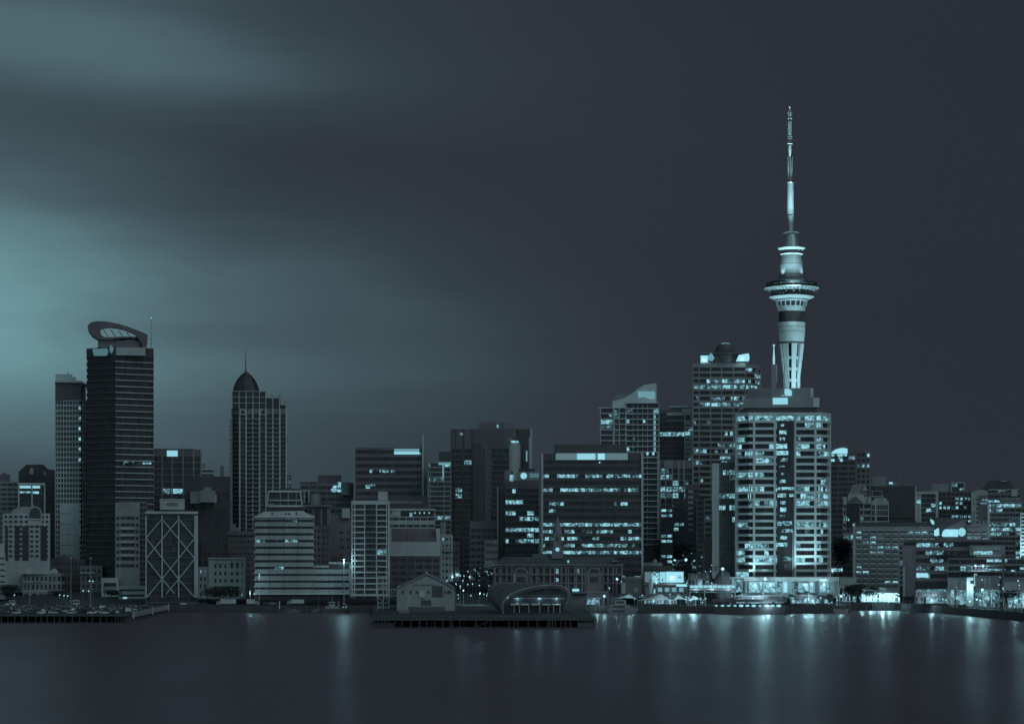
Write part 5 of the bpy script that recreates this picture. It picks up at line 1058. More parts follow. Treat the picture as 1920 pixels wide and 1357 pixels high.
# plum office block with open decks
r, fr = bld('office_building', 'plum grey office block with wide open decks, lit inside, above the waterfront cafes', 1692, 1862, 1013, 1460, bot=1124, pitch=14.6, wh=7.6, par=4.5, wall='greyplum', glass='glass_dark', lit=.12, piers=[1717, 1779], pw=2.2, cell=8, rows={0: (1722, 1795, .8), 1: .35, 2: .15, 3: (1712, 1780, .8), 4: (1716, 1740, .98), 5: 0, 6: 0}, dep=22, maxw=120)
bx(r, fr, 'stair_tower', 'greyplum', (1692, 1716, 1022, 1118, -1.2, 2)); bx(r, fr, 'roof', 'darkplum', (1697, 1882, 1011.5, 1015.8, -2, 20)); bx(r, fr, 'entrance_void', 'black', (1717, 1774, 1089, 1104, -.6, .2)); bx(r, fr, 'entrance_glazing', 'lit_mixed', (1718, 1774, 1104.2, 1111, -.8, -.4)); bx(r, fr, 'light_ledge', 'light', (1693, 1697, 1063, 1118, -1.8, -1.3))
bx(r, fr, 'window', 'lamp', (1718, 1740, 1074, 1082, -.7, -.3)); bx(r, fr, 'pale_fascia', 'light', (1824, 1874, 1025, 1031.5, -2.5, -.3)); bx(r, fr, 'fascia_glow', 'lit_bright', (1826, 1860, 1033, 1039, -2.2, -1.7)); bx(r, fr, 'pale_fascia', 'pale', (1825, 1878, 1040, 1043, -2.5, -.3)); bx(r, fr, 'side_wing', 'mid', (1818, 1884, 1022, 1050, -1.6, 14))
# stepped terraces in front
r, fr = bld('terrace_building', 'stepped dark terraces with lit strips, in front of the plum office block', 1776, 1930, 1045, 1420, bot=1132, pitch=12.5, wh=7.5, par=4, wall='dim', glass='glass_dark', lit=.3, piers=[1800, 1822, 1850, 1880, 1905], pw=1.6, cell=9, litmix=(.4, .4, .2), dep=18)
bx(r, fr, 'canopy', 'mid', (1776, 1880, 1070.5, 1072, -4, .2), (1790, 1930, 1058, 1059.4, -3, .2)); bx(r, fr, 'chimney', 'dark', (1878, 1884, 1040, 1095, -1.5, 1))
for x0_, x1_, y0_, y1_ in [(1850, 1888, 1048, 1053), (1853, 1885, 1066, 1069), (1895, 1903, 1068, 1071), (1862, 1876, 1080, 1082), (1912, 1925, 1063, 1067), (1905, 1910, 1045, 1047)]: bx(r, fr, 'window', 'lit_bright', (x0_, x1_, y0_, y1_, -1, -.3))
# waterfront restaurants and shops: real small buildings, each lit inside
def shop(label, x0, x1, top, Y, bot, wall='light', bays=5, litm=('lit_bright', 'lit_mixed', 'lit_mixed', 'lit_dim'), roofh=2, canopy=True, glow=3000, litf=.8, upper=0, name='restaurant', cat='building'):
    fr = Fr((x0+x1)/2, Y); r = root(name, label, cat, (*fr.pt((x0+x1)/2, 5), Z(bot, Y)))
    H = bot-top; g0 = top+H*.42+upper
    m = MB(); fr.box(m, x0, x1, top, g0, 0, 12); fr.box(m, x0, x1, g0, bot, 1.2, 12); bw = (x1-x0)/bays
    for k in range(bays+1): fr.box(m, x0+bw*k-.7, x0+bw*k+.7, g0, bot, -.1, 1.2)
    part('wall', m, wall, r)
    if canopy: bx(r, fr, 'awning', wall, (x0-1, x1+1, g0-.6, g0+.6, -2.6, 0))
    bx(r, fr, 'parapet', 'mid', (x0-.5, x1+.5, top-1, top+.6, -.4, 12.3))
    for k in range(bays):
        bx(r, fr, 'window', random.choice(litm) if random.random() < litf else 'glass_dark', (x0+bw*k+.9, x0+bw*(k+1)-.9, g0+1, bot-1.2, .9, 1.1))
        if random.random() < .5 and H > 20: bx(r, fr, 'louvre', 'light', (x0+bw*k+1.2, x0+bw*(k+1)-1.2, top+2, g0-2, -.25, .1))
    if glow: lamp(fr.P((x0+x1)/2, (g0+bot)/2, -3.5), glow*.3, .7, r, tuple(r.location))
    return r, fr
shop('louvred pale restaurant under the plum office block, beside the tall white pylon', 1777, 1812, 1084, 1405, 1134, 'mid', 6)
shop('restaurant with three dark slot windows right of the tall white pylon', 1828, 1874, 1080, 1360, 1138, 'mid', 6, glow=5000)
shop('small pale pavilion with dotted lights near the picture edge', 1882, 1925, 1088, 1290, 1140, 'light', 5)
shop('bright low cafe row between the plum block and the water', 1716, 1778, 1110, 1440, 1131, 'greyplum', 12, glow=6000, canopy=False)
shop('dazzling glass fronted shop with a slanting white canopy below the hotel', 1650, 1686, 1101, 1505, 1128, 'white', 4, ('lamp', 'sign'), glow=9000)
shop('brightly lit shop row below the long hotel, left of the slanting canopy', 1616, 1650, 1101, 1508, 1128, 'white', 6, ('lamp', 'lit_bright', 'lit_mixed', 'lit_dim'), glow=6000)
shop('lit corner shop beside the broad dark tree and the floodlit tower', 1574, 1606, 1082, 1520, 1128, 'light', 5, glow=2500, litf=.5)
shop('long low cafe with lit glazing on the pavilion quay', 1380, 1470, 1117, 1430, 1131, 'dark', 16, ('lit_bright', 'lit_mixed', 'sign'), glow=4000, canopy=False, litf=.75)
shop('low lit kiosk row behind the dark palms', 1484, 1560, 1116, 1434, 1131, 'dark', 10, ('lit_bright', 'lit_mixed'), glow=4000, canopy=False, litf=.6)
fr = Fr(1819, 1385); r = root('pylon', 'tall white stepped pylon among the waterfront restaurants', 'pylon', (*fr.c, Z(1136, 1385))); bx(r, fr, 'shaft', 'white', (1812.5, 1825, 1082, 1136, -1, 2)); bx(r, fr, 'crown', 'pale', (1826, 1832, 1075, 1098, -.5, 2)); bx(r, fr, 'opening', 'glass_dark', (1819, 1825.6, 1088, 1094, -1.2, -.9)); lamp(fr.P(1819, 1100, -6), 2500, .6, r, tuple(r.location))
# slanting bright canopy
fr = Fr(1663, 1500); r = root('canopy', 'slanting white canopy glowing over the shops below the hotel', 'canopy', (*fr.c, Z(1128, 1500))); pz(r, fr, 'roof', 'tent', [(1617, 1103), (1650, 1106), (1686, 1110), (1686, 1112), (1617, 1106)], -8, 4)
m = MB(); [fr.tube(m, (q, 1107, -7), (q, 1129, -7), .12) for q in (1620, 1640, 1660, 1684)]; part('post', m, 'white', r); lamp(fr.P(1655, 1115, -5), 4e3, .6, r, tuple(r.location))
# glass pavilion podium of the floodlit tower
fr = Fr(1468, 1440); r = root('pavilion', 'long glass pavilion glowing at the foot of the floodlit tower', 'building', (*fr.c, Z(1118, 1440)))
bx(r, fr, 'roof', 'pale', (1365, 1573, 1081.5, 1084, -1.5, 26), (1394, 1573, 1084, 1089, -.5, 26)); bx(r, fr, 'core', 'mid', (1392, 1572, 1089, 1118, 9, 26)); bx(r, fr, 'floor_slab', 'mid', (1366, 1572, 1117, 1121, -1, 26))
m = MB()
for q in [1366, 1378, 1390, 1398, 1404, 1430, 1455, 1467, 1477, 1483, 1497, 1517, 1526, 1536, 1549, 1556, 1562, 1571]: fr.box(m, q, q+1.8, 1084, 1117, -.3, .5)
part('column', m, 'light', r)
for x0_, x1_, y0_, mm in [(1368, 1377, 1085, 'sign_soft'), (1380, 1389, 1085, 'lit_mixed'), (1400, 1403.5, 1090, 'lit_dim'), (1406, 1429, 1091, 'lit_bright'), (1432, 1454, 1091, 'lit_bright'), (1457, 1466, 1090, 'lit_mixed'), (1469, 1476, 1090, 'lamp'), (1485, 1496, 1090, 'lit_dim'), (1499, 1516, 1093, 'lit_bright'), (1519, 1525, 1091, 'lit_bright'), (1538, 1548, 1089, 'lit_bright'), (1551, 1555, 1089, 'lit_mixed'), (1558, 1561, 1090, 'lit_mixed')]:
    bx(r, fr, 'window', mm, (x0_, x1_, y0_, 1110, 3.0, 3.2))
bx(r, fr, 'ceiling_light', 'lamp', (1406, 1454, 1091.5, 1092.6, 2, 6)); bx(r, fr, 'ceiling_light', 'sign', (1468, 1476, 1091.5, 1092.6, 2, 4))
bx(r, fr, 'billboard', 'lit_bright', (1380, 1404, 1072, 1081, -.5, .2)); 
for q in (1415, 1445, 1480, 1510, 1545): lamp(fr.P(q, 1096, 1.5), 900, .6, r, tuple(r.location))
lamp(fr.P(1430, 1088, -14), 3e3, 1, r, tuple(r.location)); lamp(fr.P(1520, 1088, -14), 3e3, 1, r, tuple(r.location))
# domed kiosk
fr = Fr(1356, 1442); r = root('domed_kiosk', 'black domed kiosk under a blazing lamp, beside the pale pillar building', 'kiosk', (*fr.c, Z(1120, 1442)))
m = MB(); fr.lathe(m, 1356, [(17, 1097), (16.5, 1088), (14, 1079), (9.5, 1072), (4, 1068.5), (.3, 1067.5)], 3, 24); part('dome', m, 'black', r, True); m = MB(); fr.lathe(m, 1356, [(15.5, 1121), (15.5, 1097)], 3, 24); part('drum', m, 'dark', r)
# footbridge
fr = Fr(1335, 1432); r = root('footbridge', 'covered footbridge with a strip of lit panels, leading to the glass pavilion', 'bridge', (*fr.c, Z(1121, 1432)))
bx(r, fr, 'roof', 'mid', (1292, 1379, 1095.6, 1096.8, -.6, 3.5)); bx(r, fr, 'deck', 'dark', (1292, 1379, 1102.6, 1106, -.6, 3.5)); m = MB()
for k in range(10): bx(r, fr, 'window', 'sign', (1293.5+8.6*k, 1301+8.6*k, 1097.4, 1101.6, -.2, 0))
for k in range(22): fr.box(m, 1293+4*k, 1293.4+4*k, 1106, 1110, -.5, -.3)
fr.box(m, 1292, 1379, 1109.5, 1110.2, -.5, -.3); part('handrail', m, 'steel', r); m = MB(); [fr.box(m, q, q+2, 1106, 1126, 0, 2) for q in (1293, 1320, 1350, 1377)]; part('pier', m, 'dark', r)
for q in (1305, 1335, 1365): lamp(fr.P(q, 1103, -2.5), 900, .5, r, tuple(r.location))
# ferry terminal with billboards
fr = Fr(1247, 1440); r = root('ferry_terminal', 'black ferry terminal with four square lit windows under glowing billboards', 'building', (*fr.c, Z(1117, 1440)))
bx(r, fr, 'wall', 'black', (1207, 1290, 1094.5, 1112, 0, 16)); bx(r, fr, 'roof', 'dark', (1204, 1292, 1093.5, 1096, -1, 17))
for q in (1233.5, 1246.5, 1260, 1273.5): bx(r, fr, 'window', 'sign_soft', (q, q+8, 1101, 1109, -.3, .1))
bx(r, fr, 'base', 'dark', (1204, 1292, 1112, 1121, .4, 15)); bx(r, fr, 'sign', 'lamp', (1268, 1288, 1094.5, 1099, -1.4, -1.05)); bx(r, fr, 'doorway', 'lit_bright', (1222, 1226, 1103, 1111, -.3, .1))
r = root('billboard', 'large glowing billboard with a pale round motif above the ferry terminal', 'billboard', (*fr.pt(1265, 3), Z(1094, 1440))); bx(r, fr, 'frame', 'black', (1207, 1283, 1070, 1094, 2.2, 4)); bx(r, fr, 'panel', 'lamp', (1248.5, 1281.5, 1071.5, 1091.5, 1.8, 2.15))
bx(r, fr, 'panel', 'sign', (1237, 1247.8, 1072, 1091.5, 1.8, 2.15)); bx(r, fr, 'panel', 'lit_bright', (1222, 1236, 1072.5, 1091.5, 1.8, 2.15)); m = MB(); fr.lathe  # motif
m = MB(); A = [(1259+5.4*math.cos(t), 1080+5.6*math.sin(t)) for t in [2*math.pi*k/20 for k in range(20)]]; fr.prism(m, A, 1.6, 1.78); part('motif', m, 'sign', r)
m = MB()
for k in range(7): a_ = k*.9; fr.tube(m, (1274, 1082, 1.7), (1274+5*math.cos(a_), 1082+4.5*math.sin(a_), 1.7), .16)
fr.box(m, 1241, 1244, 1084, 1089, 1.6, 1.75); fr.box(m, 1253, 1265, 1088, 1089, 1.6, 1.75); part('motif', m, 'steel', r); lamp(fr.P(1260, 1083, -3), 2500, 1, r, tuple(r.location))
bx(r, fr, 'panel', 'sign_pale', (1209, 1221, 1072, 1091, 1.8, 2.15))
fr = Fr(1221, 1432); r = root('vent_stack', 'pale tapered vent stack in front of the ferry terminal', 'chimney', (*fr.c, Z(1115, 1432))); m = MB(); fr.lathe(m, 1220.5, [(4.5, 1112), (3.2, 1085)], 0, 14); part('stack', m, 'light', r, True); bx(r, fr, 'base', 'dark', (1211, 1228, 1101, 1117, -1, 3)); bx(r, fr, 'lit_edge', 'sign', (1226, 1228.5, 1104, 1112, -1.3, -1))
bld('office_building', 'dark low block behind the ferry terminal billboards', 1206, 1262, 1060, 1475, bot=1118, pitch=14, wh=4, par=8, wall='black', glass='glass_dark', lit=.08, dep=14)
shop('small lit shop beside the terminal street, left of the footbridge', 1290, 1330, 1076, 1480, 1100, 'dim', 6, glow=2500, litf=.6, name='shop')
fr = Fr(1156, 1438); r = root('kiosk', 'dark square kiosk with a round emblem at the corner of the brick terminal', 'kiosk', (*fr.c, 4)); bx(r, fr, 'wall', 'black', (1167, 1204, 1086, 1120, 0, 12)); bx(r, fr, 'panel', 'mid', (1165, 1173, 1092, 1112, -.5, 0)); m = MB(); A = [(1192.5+4.6*math.cos(t), 1105+4.8*math.sin(t)) for t in [2*math.pi*k/20 for k in range(20)]]; fr.prism(m, A, -.3, -.05); part('emblem', m, 'dim', r); bx(r, fr, 'ledge', 'sign_soft', (1166, 1172, 1079.5, 1081, -.5, 2), (1190, 1201, 1079.5, 1080.8, -.5, 2)); bx(r, fr, 'roof', 'dark', (1165, 1206, 1081, 1086, -.6, 12.5))
# terminal forecourt between gate and catamaran
shop('low forecourt hall with arched lit gate beside the brick terminal', 1100, 1140, 1110, 1431, 1134, 'dim', 5, glow=2500, litf=.6, name='gate_hall')

# ================================================================== brick ferry building with clock tower
fr = Fr(1046, 1462); r = root('terminal_building', 'long pillared masonry ferry building with hipped roof and small clock tower', 'building', (*fr.pt(1046, 8), GZ(1462)))
m = MB(); fr.box(m, 928, 1168, 1063, 1136, 1, 22); part('glazing', m, 'black', r)
m = MB(); fr.box(m, 926, 1168, 1059, 1064.5, 0, 22.5); fr.box(m, 926, 1168, 1074.5, 1080, 0, 22.4); fr.box(m, 926, 1168, 1091.5, 1096, 0, 22.4); fr.box(m, 926, 1168, 1112, 1136, .1, 22.4)
q = 928
pil = [926, 935, 938, 948, 958, 992, 995, 1004, 1007, 1018, 1030, 1038, 1051, 1059, 1064, 1076, 1079, 1090, 1096, 1129, 1138, 1148, 1154, 1164]
for p in pil: fr.box(m, p, p+3.6, 1064.4, 1113, -.5, 1)
part('wall', m, 'greyplum', r)
bx(r, fr, 'cornice', 'greyplum', (924, 1170, 1057.6, 1060, -1.6, 23), (925, 1169, 1075.5, 1078, -1.2, 1), (925, 1169, 1092.5, 1094, -1, 1))
for c_ in (977, 1114):
    arc = [(c_-14*math.cos(t), 1073-10*math.sin(t)) for t in [math.pi*k/10 for k in range(11)]]
    pz(r, fr, 'arched_bay', 'greyplum', [(c_-14, 1112)]+arc+[(c_+14, 1112)], -1.1, .5)
    pz(r, fr, 'arched_window', 'glass_dark', [(c_-8, 1073)]+[(c_-9*math.cos(t), 1072-5.5*math.sin(t)) for t in [math.pi*k/10 for k in range(11)]]+[(c_+8, 1073)], -1.3, -1.12); bx(r, fr, 'window', 'glass', (c_-8, c_+8, 1081, 1091, -1.3, -1.12)); bx(r, fr, 'window', 'pane_curtain', (c_-5, c_+5, 1066.5, 1072, -1.45, -1.31))
for q in (945, 999.5, 1013, 1024, 1045, 1070, 1084, 1143, 1158): 
    bx(r, fr, 'window', 'lit_bright' if q == 1045 else random.choice(('pane_curtain', 'pane', 'sign_pale')), (q-2.4, q+2.4, 1066, 1074, .5, .8)); bx(r, fr, 'window', 'lit_bright' if q == 1045 else random.choice(('pane_curtain', 'glass')), (q-2.4, q+2.4, 1083, 1090, .5, .8))
for q in (1120, 1142): bx(r, fr, 'window', 'lamp', (q-1.2, q+1.2, 1100, 1104, -.2, .1))
bx(r, fr, 'window', 'lit_mixed', (1112, 1122, 1098, 1105, -.3, .1)); bx(r, fr, 'sign', 'lamp', (1073, 1086, 1103.5, 1108, -1, -.6)); bx(r, fr, 'awning', 'mid', (1072, 1100, 1110, 1111.5, -5, 0))
m = MB(); m.hexa([fr.P(927, 1058.5, -.8), fr.P(1168, 1058.5, -.8), fr.P(1168, 1058.5, 22), fr.P(927, 1058.5, 22)], [fr.P(944, 1043.5, 9), fr.P(1150, 1043.5, 9), fr.P(1150, 1043.5, 13), fr.P(944, 1043.5, 13)]); part('roof', m, 'roof', r)
bx(r, fr, 'roof_lantern', 'roof', (998, 1062, 1037.5, 1046, 8.5, 14)); bx(r, fr, 'skylight', 'sign', (1064, 1067, 1050, 1054, -.5, 1)); bx(r, fr, 'white_flagpole', 'pale', (963, 965.5, 1075.5, 1093, -2, -1.6)); bx(r, fr, 'skylight', 'light', (1146, 1160, 1051.8, 1052.8, -1, 4))
def ct(name, mat, prof, seg=8): m = MB(); m.loft([[(*fr.pt(1045, 8), 0)]*1]*0) if False else None; part(name, fr.lathe(MB(), 1045, prof, 8, seg), mat, r)
m = MB(); fr.box(m, 1034.5, 1056, 1026, 1047, 4.5, 11.5); fr.box(m, 1037.5, 1053, 1000, 1026, 5.2, 10.8); part('clock_tower', m, 'greyplum', r)
bx(r, fr, 'tower_cornice', 'greyplum', (1035.5, 1055, 1024.5, 1027, 4.2, 11.8), (1036.5, 1054, 999, 1001, 4.9, 11.1)); bx(r, fr, 'louvre', 'black', (1042.5, 1047.5, 1005, 1014, 5, 5.3))
m = MB(); fr.lathe(m, 1045.2, [(8.6, 999.5), (7.6, 992), (5.8, 984), (3.6, 976.5), (1.6, 970.5), (1.2, 968), (.4, 966)], 8, 12); part('cupola', m, 'greyplum', r)
m = MB(); m.tube(fr.P(1045.2, 1029.5, 4.1), fr.P(1045.2, 1029.5, 4.5), 1.15, seg=20); c_ = part('clock_face', m, 'sign', r)
m = MB(); fr.tube(m, (1045.2, 1029.5, 4.0), (1045.2, 1027, 4.0), .07); fr.tube(m, (1045.2, 1029.5, 4.0), (1046.8, 1030.2, 4.0), .08); ppart('clock_hand', m, 'black', c_, tuple(r.location))
for q in (1034.5, 1054.5): m = MB(); fr.lathe(m, q+.6, [(1.4, 1026), (1.2, 1020), (.2, 1016)], 8, 6); part('pinnacle', m, 'greyplum', r)

# ================================================================== gabled shed on the wharf
fr = Fr(797, 1300); r = root('wharf_shed', 'big pale gabled cargo shed with a dark square opening, standing on the piled wharf', 'shed', (*fr.pt(797, 20), 4.1)); zb = Z(1145.3, 1300)
body = [(744, 1145.3), (744, 1103), (748, 1101.5), (800, 1078.5), (850, 1102), (852.5, 1105), (852.5, 1145.3)]
pz(r, fr, 'wall', 'soft', body, 0, 110)
m = MB()
for a, c in (((743, 1103.5), (800.5, 1076.6)), ((800.5, 1076.6), (853.5, 1103.5))):
    fr.prism(m, [a, (a[0], a[1]-1.6), (c[0], c[1]-1.6), c], -.7, 111)
part('roof', m, 'mid', r)
bx(r, fr, 'roof_vent', 'mid', (775, 820, 1093, 1096, -.5, .1)); bx(r, fr, 'door', 'black', (810, 830, 1098, 1118.5, -.35, .1)); bx(r, fr, 'door', 'black', (789.5, 808.5, 1124.5, 1134, -.3, .1))
for x0_, x1_ in ((753.5, 757), (768.5, 771.5), (779.5, 783), (802, 805), (833, 836), (838.5, 845.5)): bx(r, fr, 'window', 'glass_dark', (x0_, x1_, 1107, 1112, -.3, .1))
bx(r, fr, 'shutter', 'pale', (786.5, 796.5, 1107, 1119.5, -.9, .1)); m = MB(); fr.tube(m, (801, 1078, .5), (801, 1073, .5), .28); fr.tube(m, (801, 1073, .5), (797.5, 1070.5, .5), .28); part('vent_pipe', m, 'white', r)
bx(r, fr, 'gutter_box', 'pale', (745.5, 749, 1098, 1100.5, -.8, .4)); m = MB(); fr.tube(m, (853.2, 1106, -.2), (853.2, 1144, -.2), .14); part('downpipe', m, 'mid', r)
fr = Fr(796, 1262); r = root('shipping_container', 'long plum coloured container row on the wharf in front of the gabled shed', 'container', (*fr.c, 4.1)); bx(r, fr, 'body', 'brown', (766, 834, 1137, 1147.2, 0, 2.5)); m = MB()
for k in range(34): fr.box(m, 766.4+2*k, 767.2+2*k, 1138, 1147, -.08, 0)
part('corrugated_side', m, 'brown', r); bx(r, fr, 'door', 'dim', (834, 834.4, 1138, 1147, .2, 2.3))
fr = Fr(758, 1240); r = root('shipping_container', 'lower grey container at the end of the plum container row', 'container', (*fr.c, 4.1)); bx(r, fr, 'body', 'dim', (748, 768, 1143, 1149.4, 0, 2.5)); m = MB(); [fr.box(m, 748.4+2*k, 749.2+2*k, 1144, 1149, -.08, 0) for k in range(10)]; part('corrugated_side', m, 'dim', r)
# gantry
fr = Fr(719, 1330); r = root('loading_gantry', 'white lattice loading gantry with a boom, beside the gabled shed', 'gantry', (*fr.c, 4.1)); m = MB()
for n_ in (0, 5):
    for q in (708.5, 718.5, 729.5): fr.tube(m, (q, 1080, n_), (q, 1142, n_), .26, 5)
    for y in (1080.5, 1092, 1104, 1117, 1130, 1139): fr.tube(m, (708.5, y, n_), (729.5, y, n_), .22, 5)
    for y in (1080.5, 1117): fr.tube(m, (708.5, y, n_), (718.5, y+12, n_), .12, 4); fr.tube(m, (729.5, y+12, n_), (718.5, y, n_), .12, 4); fr.tube(m, (708.5, y+24, n_), (718.5, y+12, n_), .1, 4)
for q in (708.5, 729.5):
    for y in (1080.5, 1104, 1139): fr.tube(m, (q, y, 0), (q, y, 5), .2, 4)
part('frame', m, 'pale', r); m = MB()
for y in (1104.5, 1117): fr.tube(m, (730, y, 1), (743, y, 1), .22, 5)
fr.tube(m, (742.5, 1104.5, 1), (742.5, 1117, 1), .2, 5); fr.tube(m, (731, 1105, 1), (742, 1117, 1), .14, 4); fr.tube(m, (742, 1105, 1), (731, 1117, 1), .14, 4); part('boom', m, 'pale', r)
m = MB(); fr.tube(m, (730, 1084, 1), (742, 1104, 1), .05, 4); fr.tube(m, (730, 1080, 1), (739, 1104, 1), .05, 4); part('cable', m, 'steel', r); bx(r, fr, 'cabin', 'mid', (712, 728, 1097, 1103.5, 1, 4)); m = MB(); fr.tube(m, (709, 1140, 0), (704, 1154, -6), .2); part('ramp_arm', m, 'pale', r)

# ================================================================== shell pavilion
fr = Fr(990, 1222); r = root('shell_pavilion', 'curved silver shell pavilion with a dark arched mouth on the piled wharf', 'pavilion', (*fr.pt(990, 30), 4.1))
def curve(pts, n=28):
    P_ = [Vector((a, b_)) for a, b_ in pts]; P_ = [P_[0]*2-P_[1]]+P_+[P_[-1]*2-P_[-2]]; out = []
    segs = len(P_)-3
    for k in range(n+1):
        t = k/n*segs; i = min(int(t), segs-1); u = t-i; p0, p1, p2, p3 = P_[i:i+4]
        out.append((p1*2+(p2-p0)*u+(p0*2-p1*5+p2*4-p3)*u*u+(p1*3-p0-p2*3+p3)*u**3)*.5)
    return out
S0 = [(944, 1150), (941, 1141), (943, 1131), (950, 1122), (962, 1114), (980, 1107), (1002, 1102), (1024, 1099.5), (1044, 1099), (1058, 1103), (1066, 1111), (1068.5, 1122), (1065, 1132), (1060, 1139)]
S1 = [(938, 1146), (931, 1138), (928, 1126), (932, 1114), (942, 1105), (958, 1099), (980, 1095.5), (1002, 1094), (1024, 1095), (1044, 1098), (1058, 1104), (1066, 1114), (1064, 1128), (1061, 1137)]
S2 = [(929, 1142), (921, 1133), (916, 1120), (917, 1108), (925, 1099), (940, 1094.5), (960, 1093.5), (985, 1094.5), (1010, 1093.5), (1030, 1095), (1046, 1101), (1058, 1110), (1061, 1122), (1060, 1134)]
S3 = [(924, 1138), (916, 1128), (912.5, 1116), (914, 1105), (922, 1098), (934, 1095), (950, 1095), (970, 1098), (990, 1098), (1010, 1099), (1030, 1104), (1044, 1112), (1050, 1122), (1052, 1132)]
secs = [(S0, 0), (S1, 14), (S2, 34), (S3, 80)]
rings = []
for j, (s_, n_) in enumerate(secs): rings.append([fr.P(p.x, p.y, n_*(1-.25*(1-k/28)) if j else 0) for k, p in enumerate(curve(s_))])
# refine along depth
fine = []
for a, c in zip(rings, rings[1:]):
    for t in (0, .25, .5, .75): fine.append([tuple(Vector(p)*(1-t)+Vector(q)*t) for p, q in zip(a, c)])
fine.append(rings[-1])
m = MB(); m.loft(fine, close=False, cap=False); sh_ = part('shell', m, 'metal', r, True)
sh_.data.materials[0] = MATS['light']; pmat('shell_skin', (.22, .235, .25), rough=.35, metal=.35, var=.1); sh_.data.materials[0] = MATS['shell_skin']
m = MB(); c0 = rings[0]
for a, c in zip(c0, c0[1:]): m.tube(a, c, .75, seg=8)
part('rim', m, 'dark', r, True)
m = MB(); o2 = [tuple(Vector(p)+Vector((0, -.5, .75))) for p in c0]
for a, c in zip(o2[2:-5], o2[3:-4]): m.tube(a, c, .2, seg=5)
part('rim_trim', m, 'pale', r)
m = MB()
for j in (5, 7, 9, 11):
    for a, c in zip(fine[j][:13], fine[j][1:14]): m.tube(Vector(a)+Vector((-.2, -.1, .1)), Vector(c)+Vector((-.2, -.1, .1)), .35, seg=5)
part('rib', m, 'dark', r)
ins = [fr.P(p.x, p.y+1, 16) for p in curve([(950, 1148)]+S0[1:-1]+[(1058, 1146)])]
m = MB(); m.quad(*ins); part('end_glazing', m, 'glass', r)
bx(r, fr, 'canopy', 'pale', (958, 975, 1131.5, 1134, -1, 6)); bx(r, fr, 'canopy', 'pale', (997, 1012, 1131.5, 1134, -1, 6)); bx(r, fr, 'canopy', 'pale', (1018, 1033, 1131.5, 1134, -1, 6)); bx(r, fr, 'canopy', 'pale', (977, 992, 1131.5, 1134, -1, 6)); bx(r, fr, 'canopy', 'pale', (1036, 1052, 1131.5, 1134, -1, 6))
m = MB(); [fr.tube(m, (q, 1134, 0), (q, 1149, 0), .18) for q in (964, 974, 991.5, 1012, 1028, 1038, 1050)]; part('post', m, 'pale', r); bx(r, fr, 'glass_wall', 'glass_dark', (950, 1055, 1134, 1149, 4, 4.4))
m = MB(); fr.tube(m, (962, 1122, 8), (1060, 1122, 8), .1); part('lighting_bar', m, 'mid', r)
for q, w_ in ((970, 1.2), (1011.5, 3), (1044, 1.4)): bx(r, fr, 'lamp', 'lamp', (q-w_, q+w_, 1121, 1123.2, 7.2, 7.8)); lamp(fr.P(q, 1125, 6), 500, .4, r, tuple(r.location))
bx(r, fr, 'lamp', 'lamp', (951.5, 953, 1119, 1121, -1.2, -.8))
m = MB(); m.tube(fr.P(1058, 1140, -1), fr.P(1100, 1152, -20), .16, seg=5); part('ramp_rail', m, 'mid', r)
for k in range(11): q = k/10; bx(r, fr, 'rail_lamp', 'sign', (1066+q*34, 1067+q*34, 1142+q*9.6, 1142.9+q*9.6, -5-14*q, -4.8-14*q)) 

# ================================================================== boats
def boat_hull(fr, pts_deck, pts_water, m): m.loft([[fr.P(*p) for p in pts_water], [fr.P(*p) for p in pts_deck]])
fr = Fr(1165, 1404); r = root('catamaran', 'grey catamaran ferry moored against the sea wall below the clock tower building', 'ferry', (*fr.c, 0))
Yw = HY+CH/1404*F
m = MB(); boat_hull(fr, [(1138, Yw-10, 0), (1190, Yw-10, 0), (1198, Yw-10, 4), (1190, Yw-10, 8), (1138, Yw-10, 8)], [(1143, Yw+1, 0), (1184, Yw+1, 0), (1190, Yw+1, 4), (1184, Yw+1, 8), (1143, Yw+1, 8)], m); part('hull', m, 'mid', r)
bx(r, fr, 'cabin', 'mid', (1145, 1182, Yw-17, Yw-10, 1, 7.4)); bx(r, fr, 'cabin', 'light', (1153, 1174, Yw-26, Yw-17, 1.6, 6.6)); bx(r, fr, 'window_glass', 'black', (1148, 1172, Yw-15.5, Yw-12.5, .85, 1)); bx(r, fr, 'window_glass', 'black', (1155, 1170, Yw-24, Yw-20.5, 1.4, 1.6)); bx(r, fr, 'hull_stripe', 'black', (1147, 1172, Yw-7, Yw-4.6, -.25, .3)); mast(r, fr, 1163, Yw-36, Yw-26, 4, .1, 'mast')
bx(r, fr, 'deck_rail', 'light', (1174, 1196, Yw-13, Yw-12.4, .2, .4)); lamp(fr.P(1186, Yw-13, 2), 300, .3, r, tuple(r.location))
fr = Fr(628, 1432); r = root('tugboat', 'dark tug moored at the quay under the blazing floodlight pole', 'tugboat', (*fr.c, 0)); Yw = HY+CH/1432*F
m = MB(); boat_hull(fr, [(602, Yw-8, 0), (648, Yw-8, 0), (661, Yw-12, 3), (648, Yw-8, 6), (602, Yw-8, 6)], [(606, Yw+1, 0), (645, Yw+1, 0), (653, Yw+1, 3), (645, Yw+1, 6), (606, Yw+1, 6)], m); part('hull', m, 'black', r)
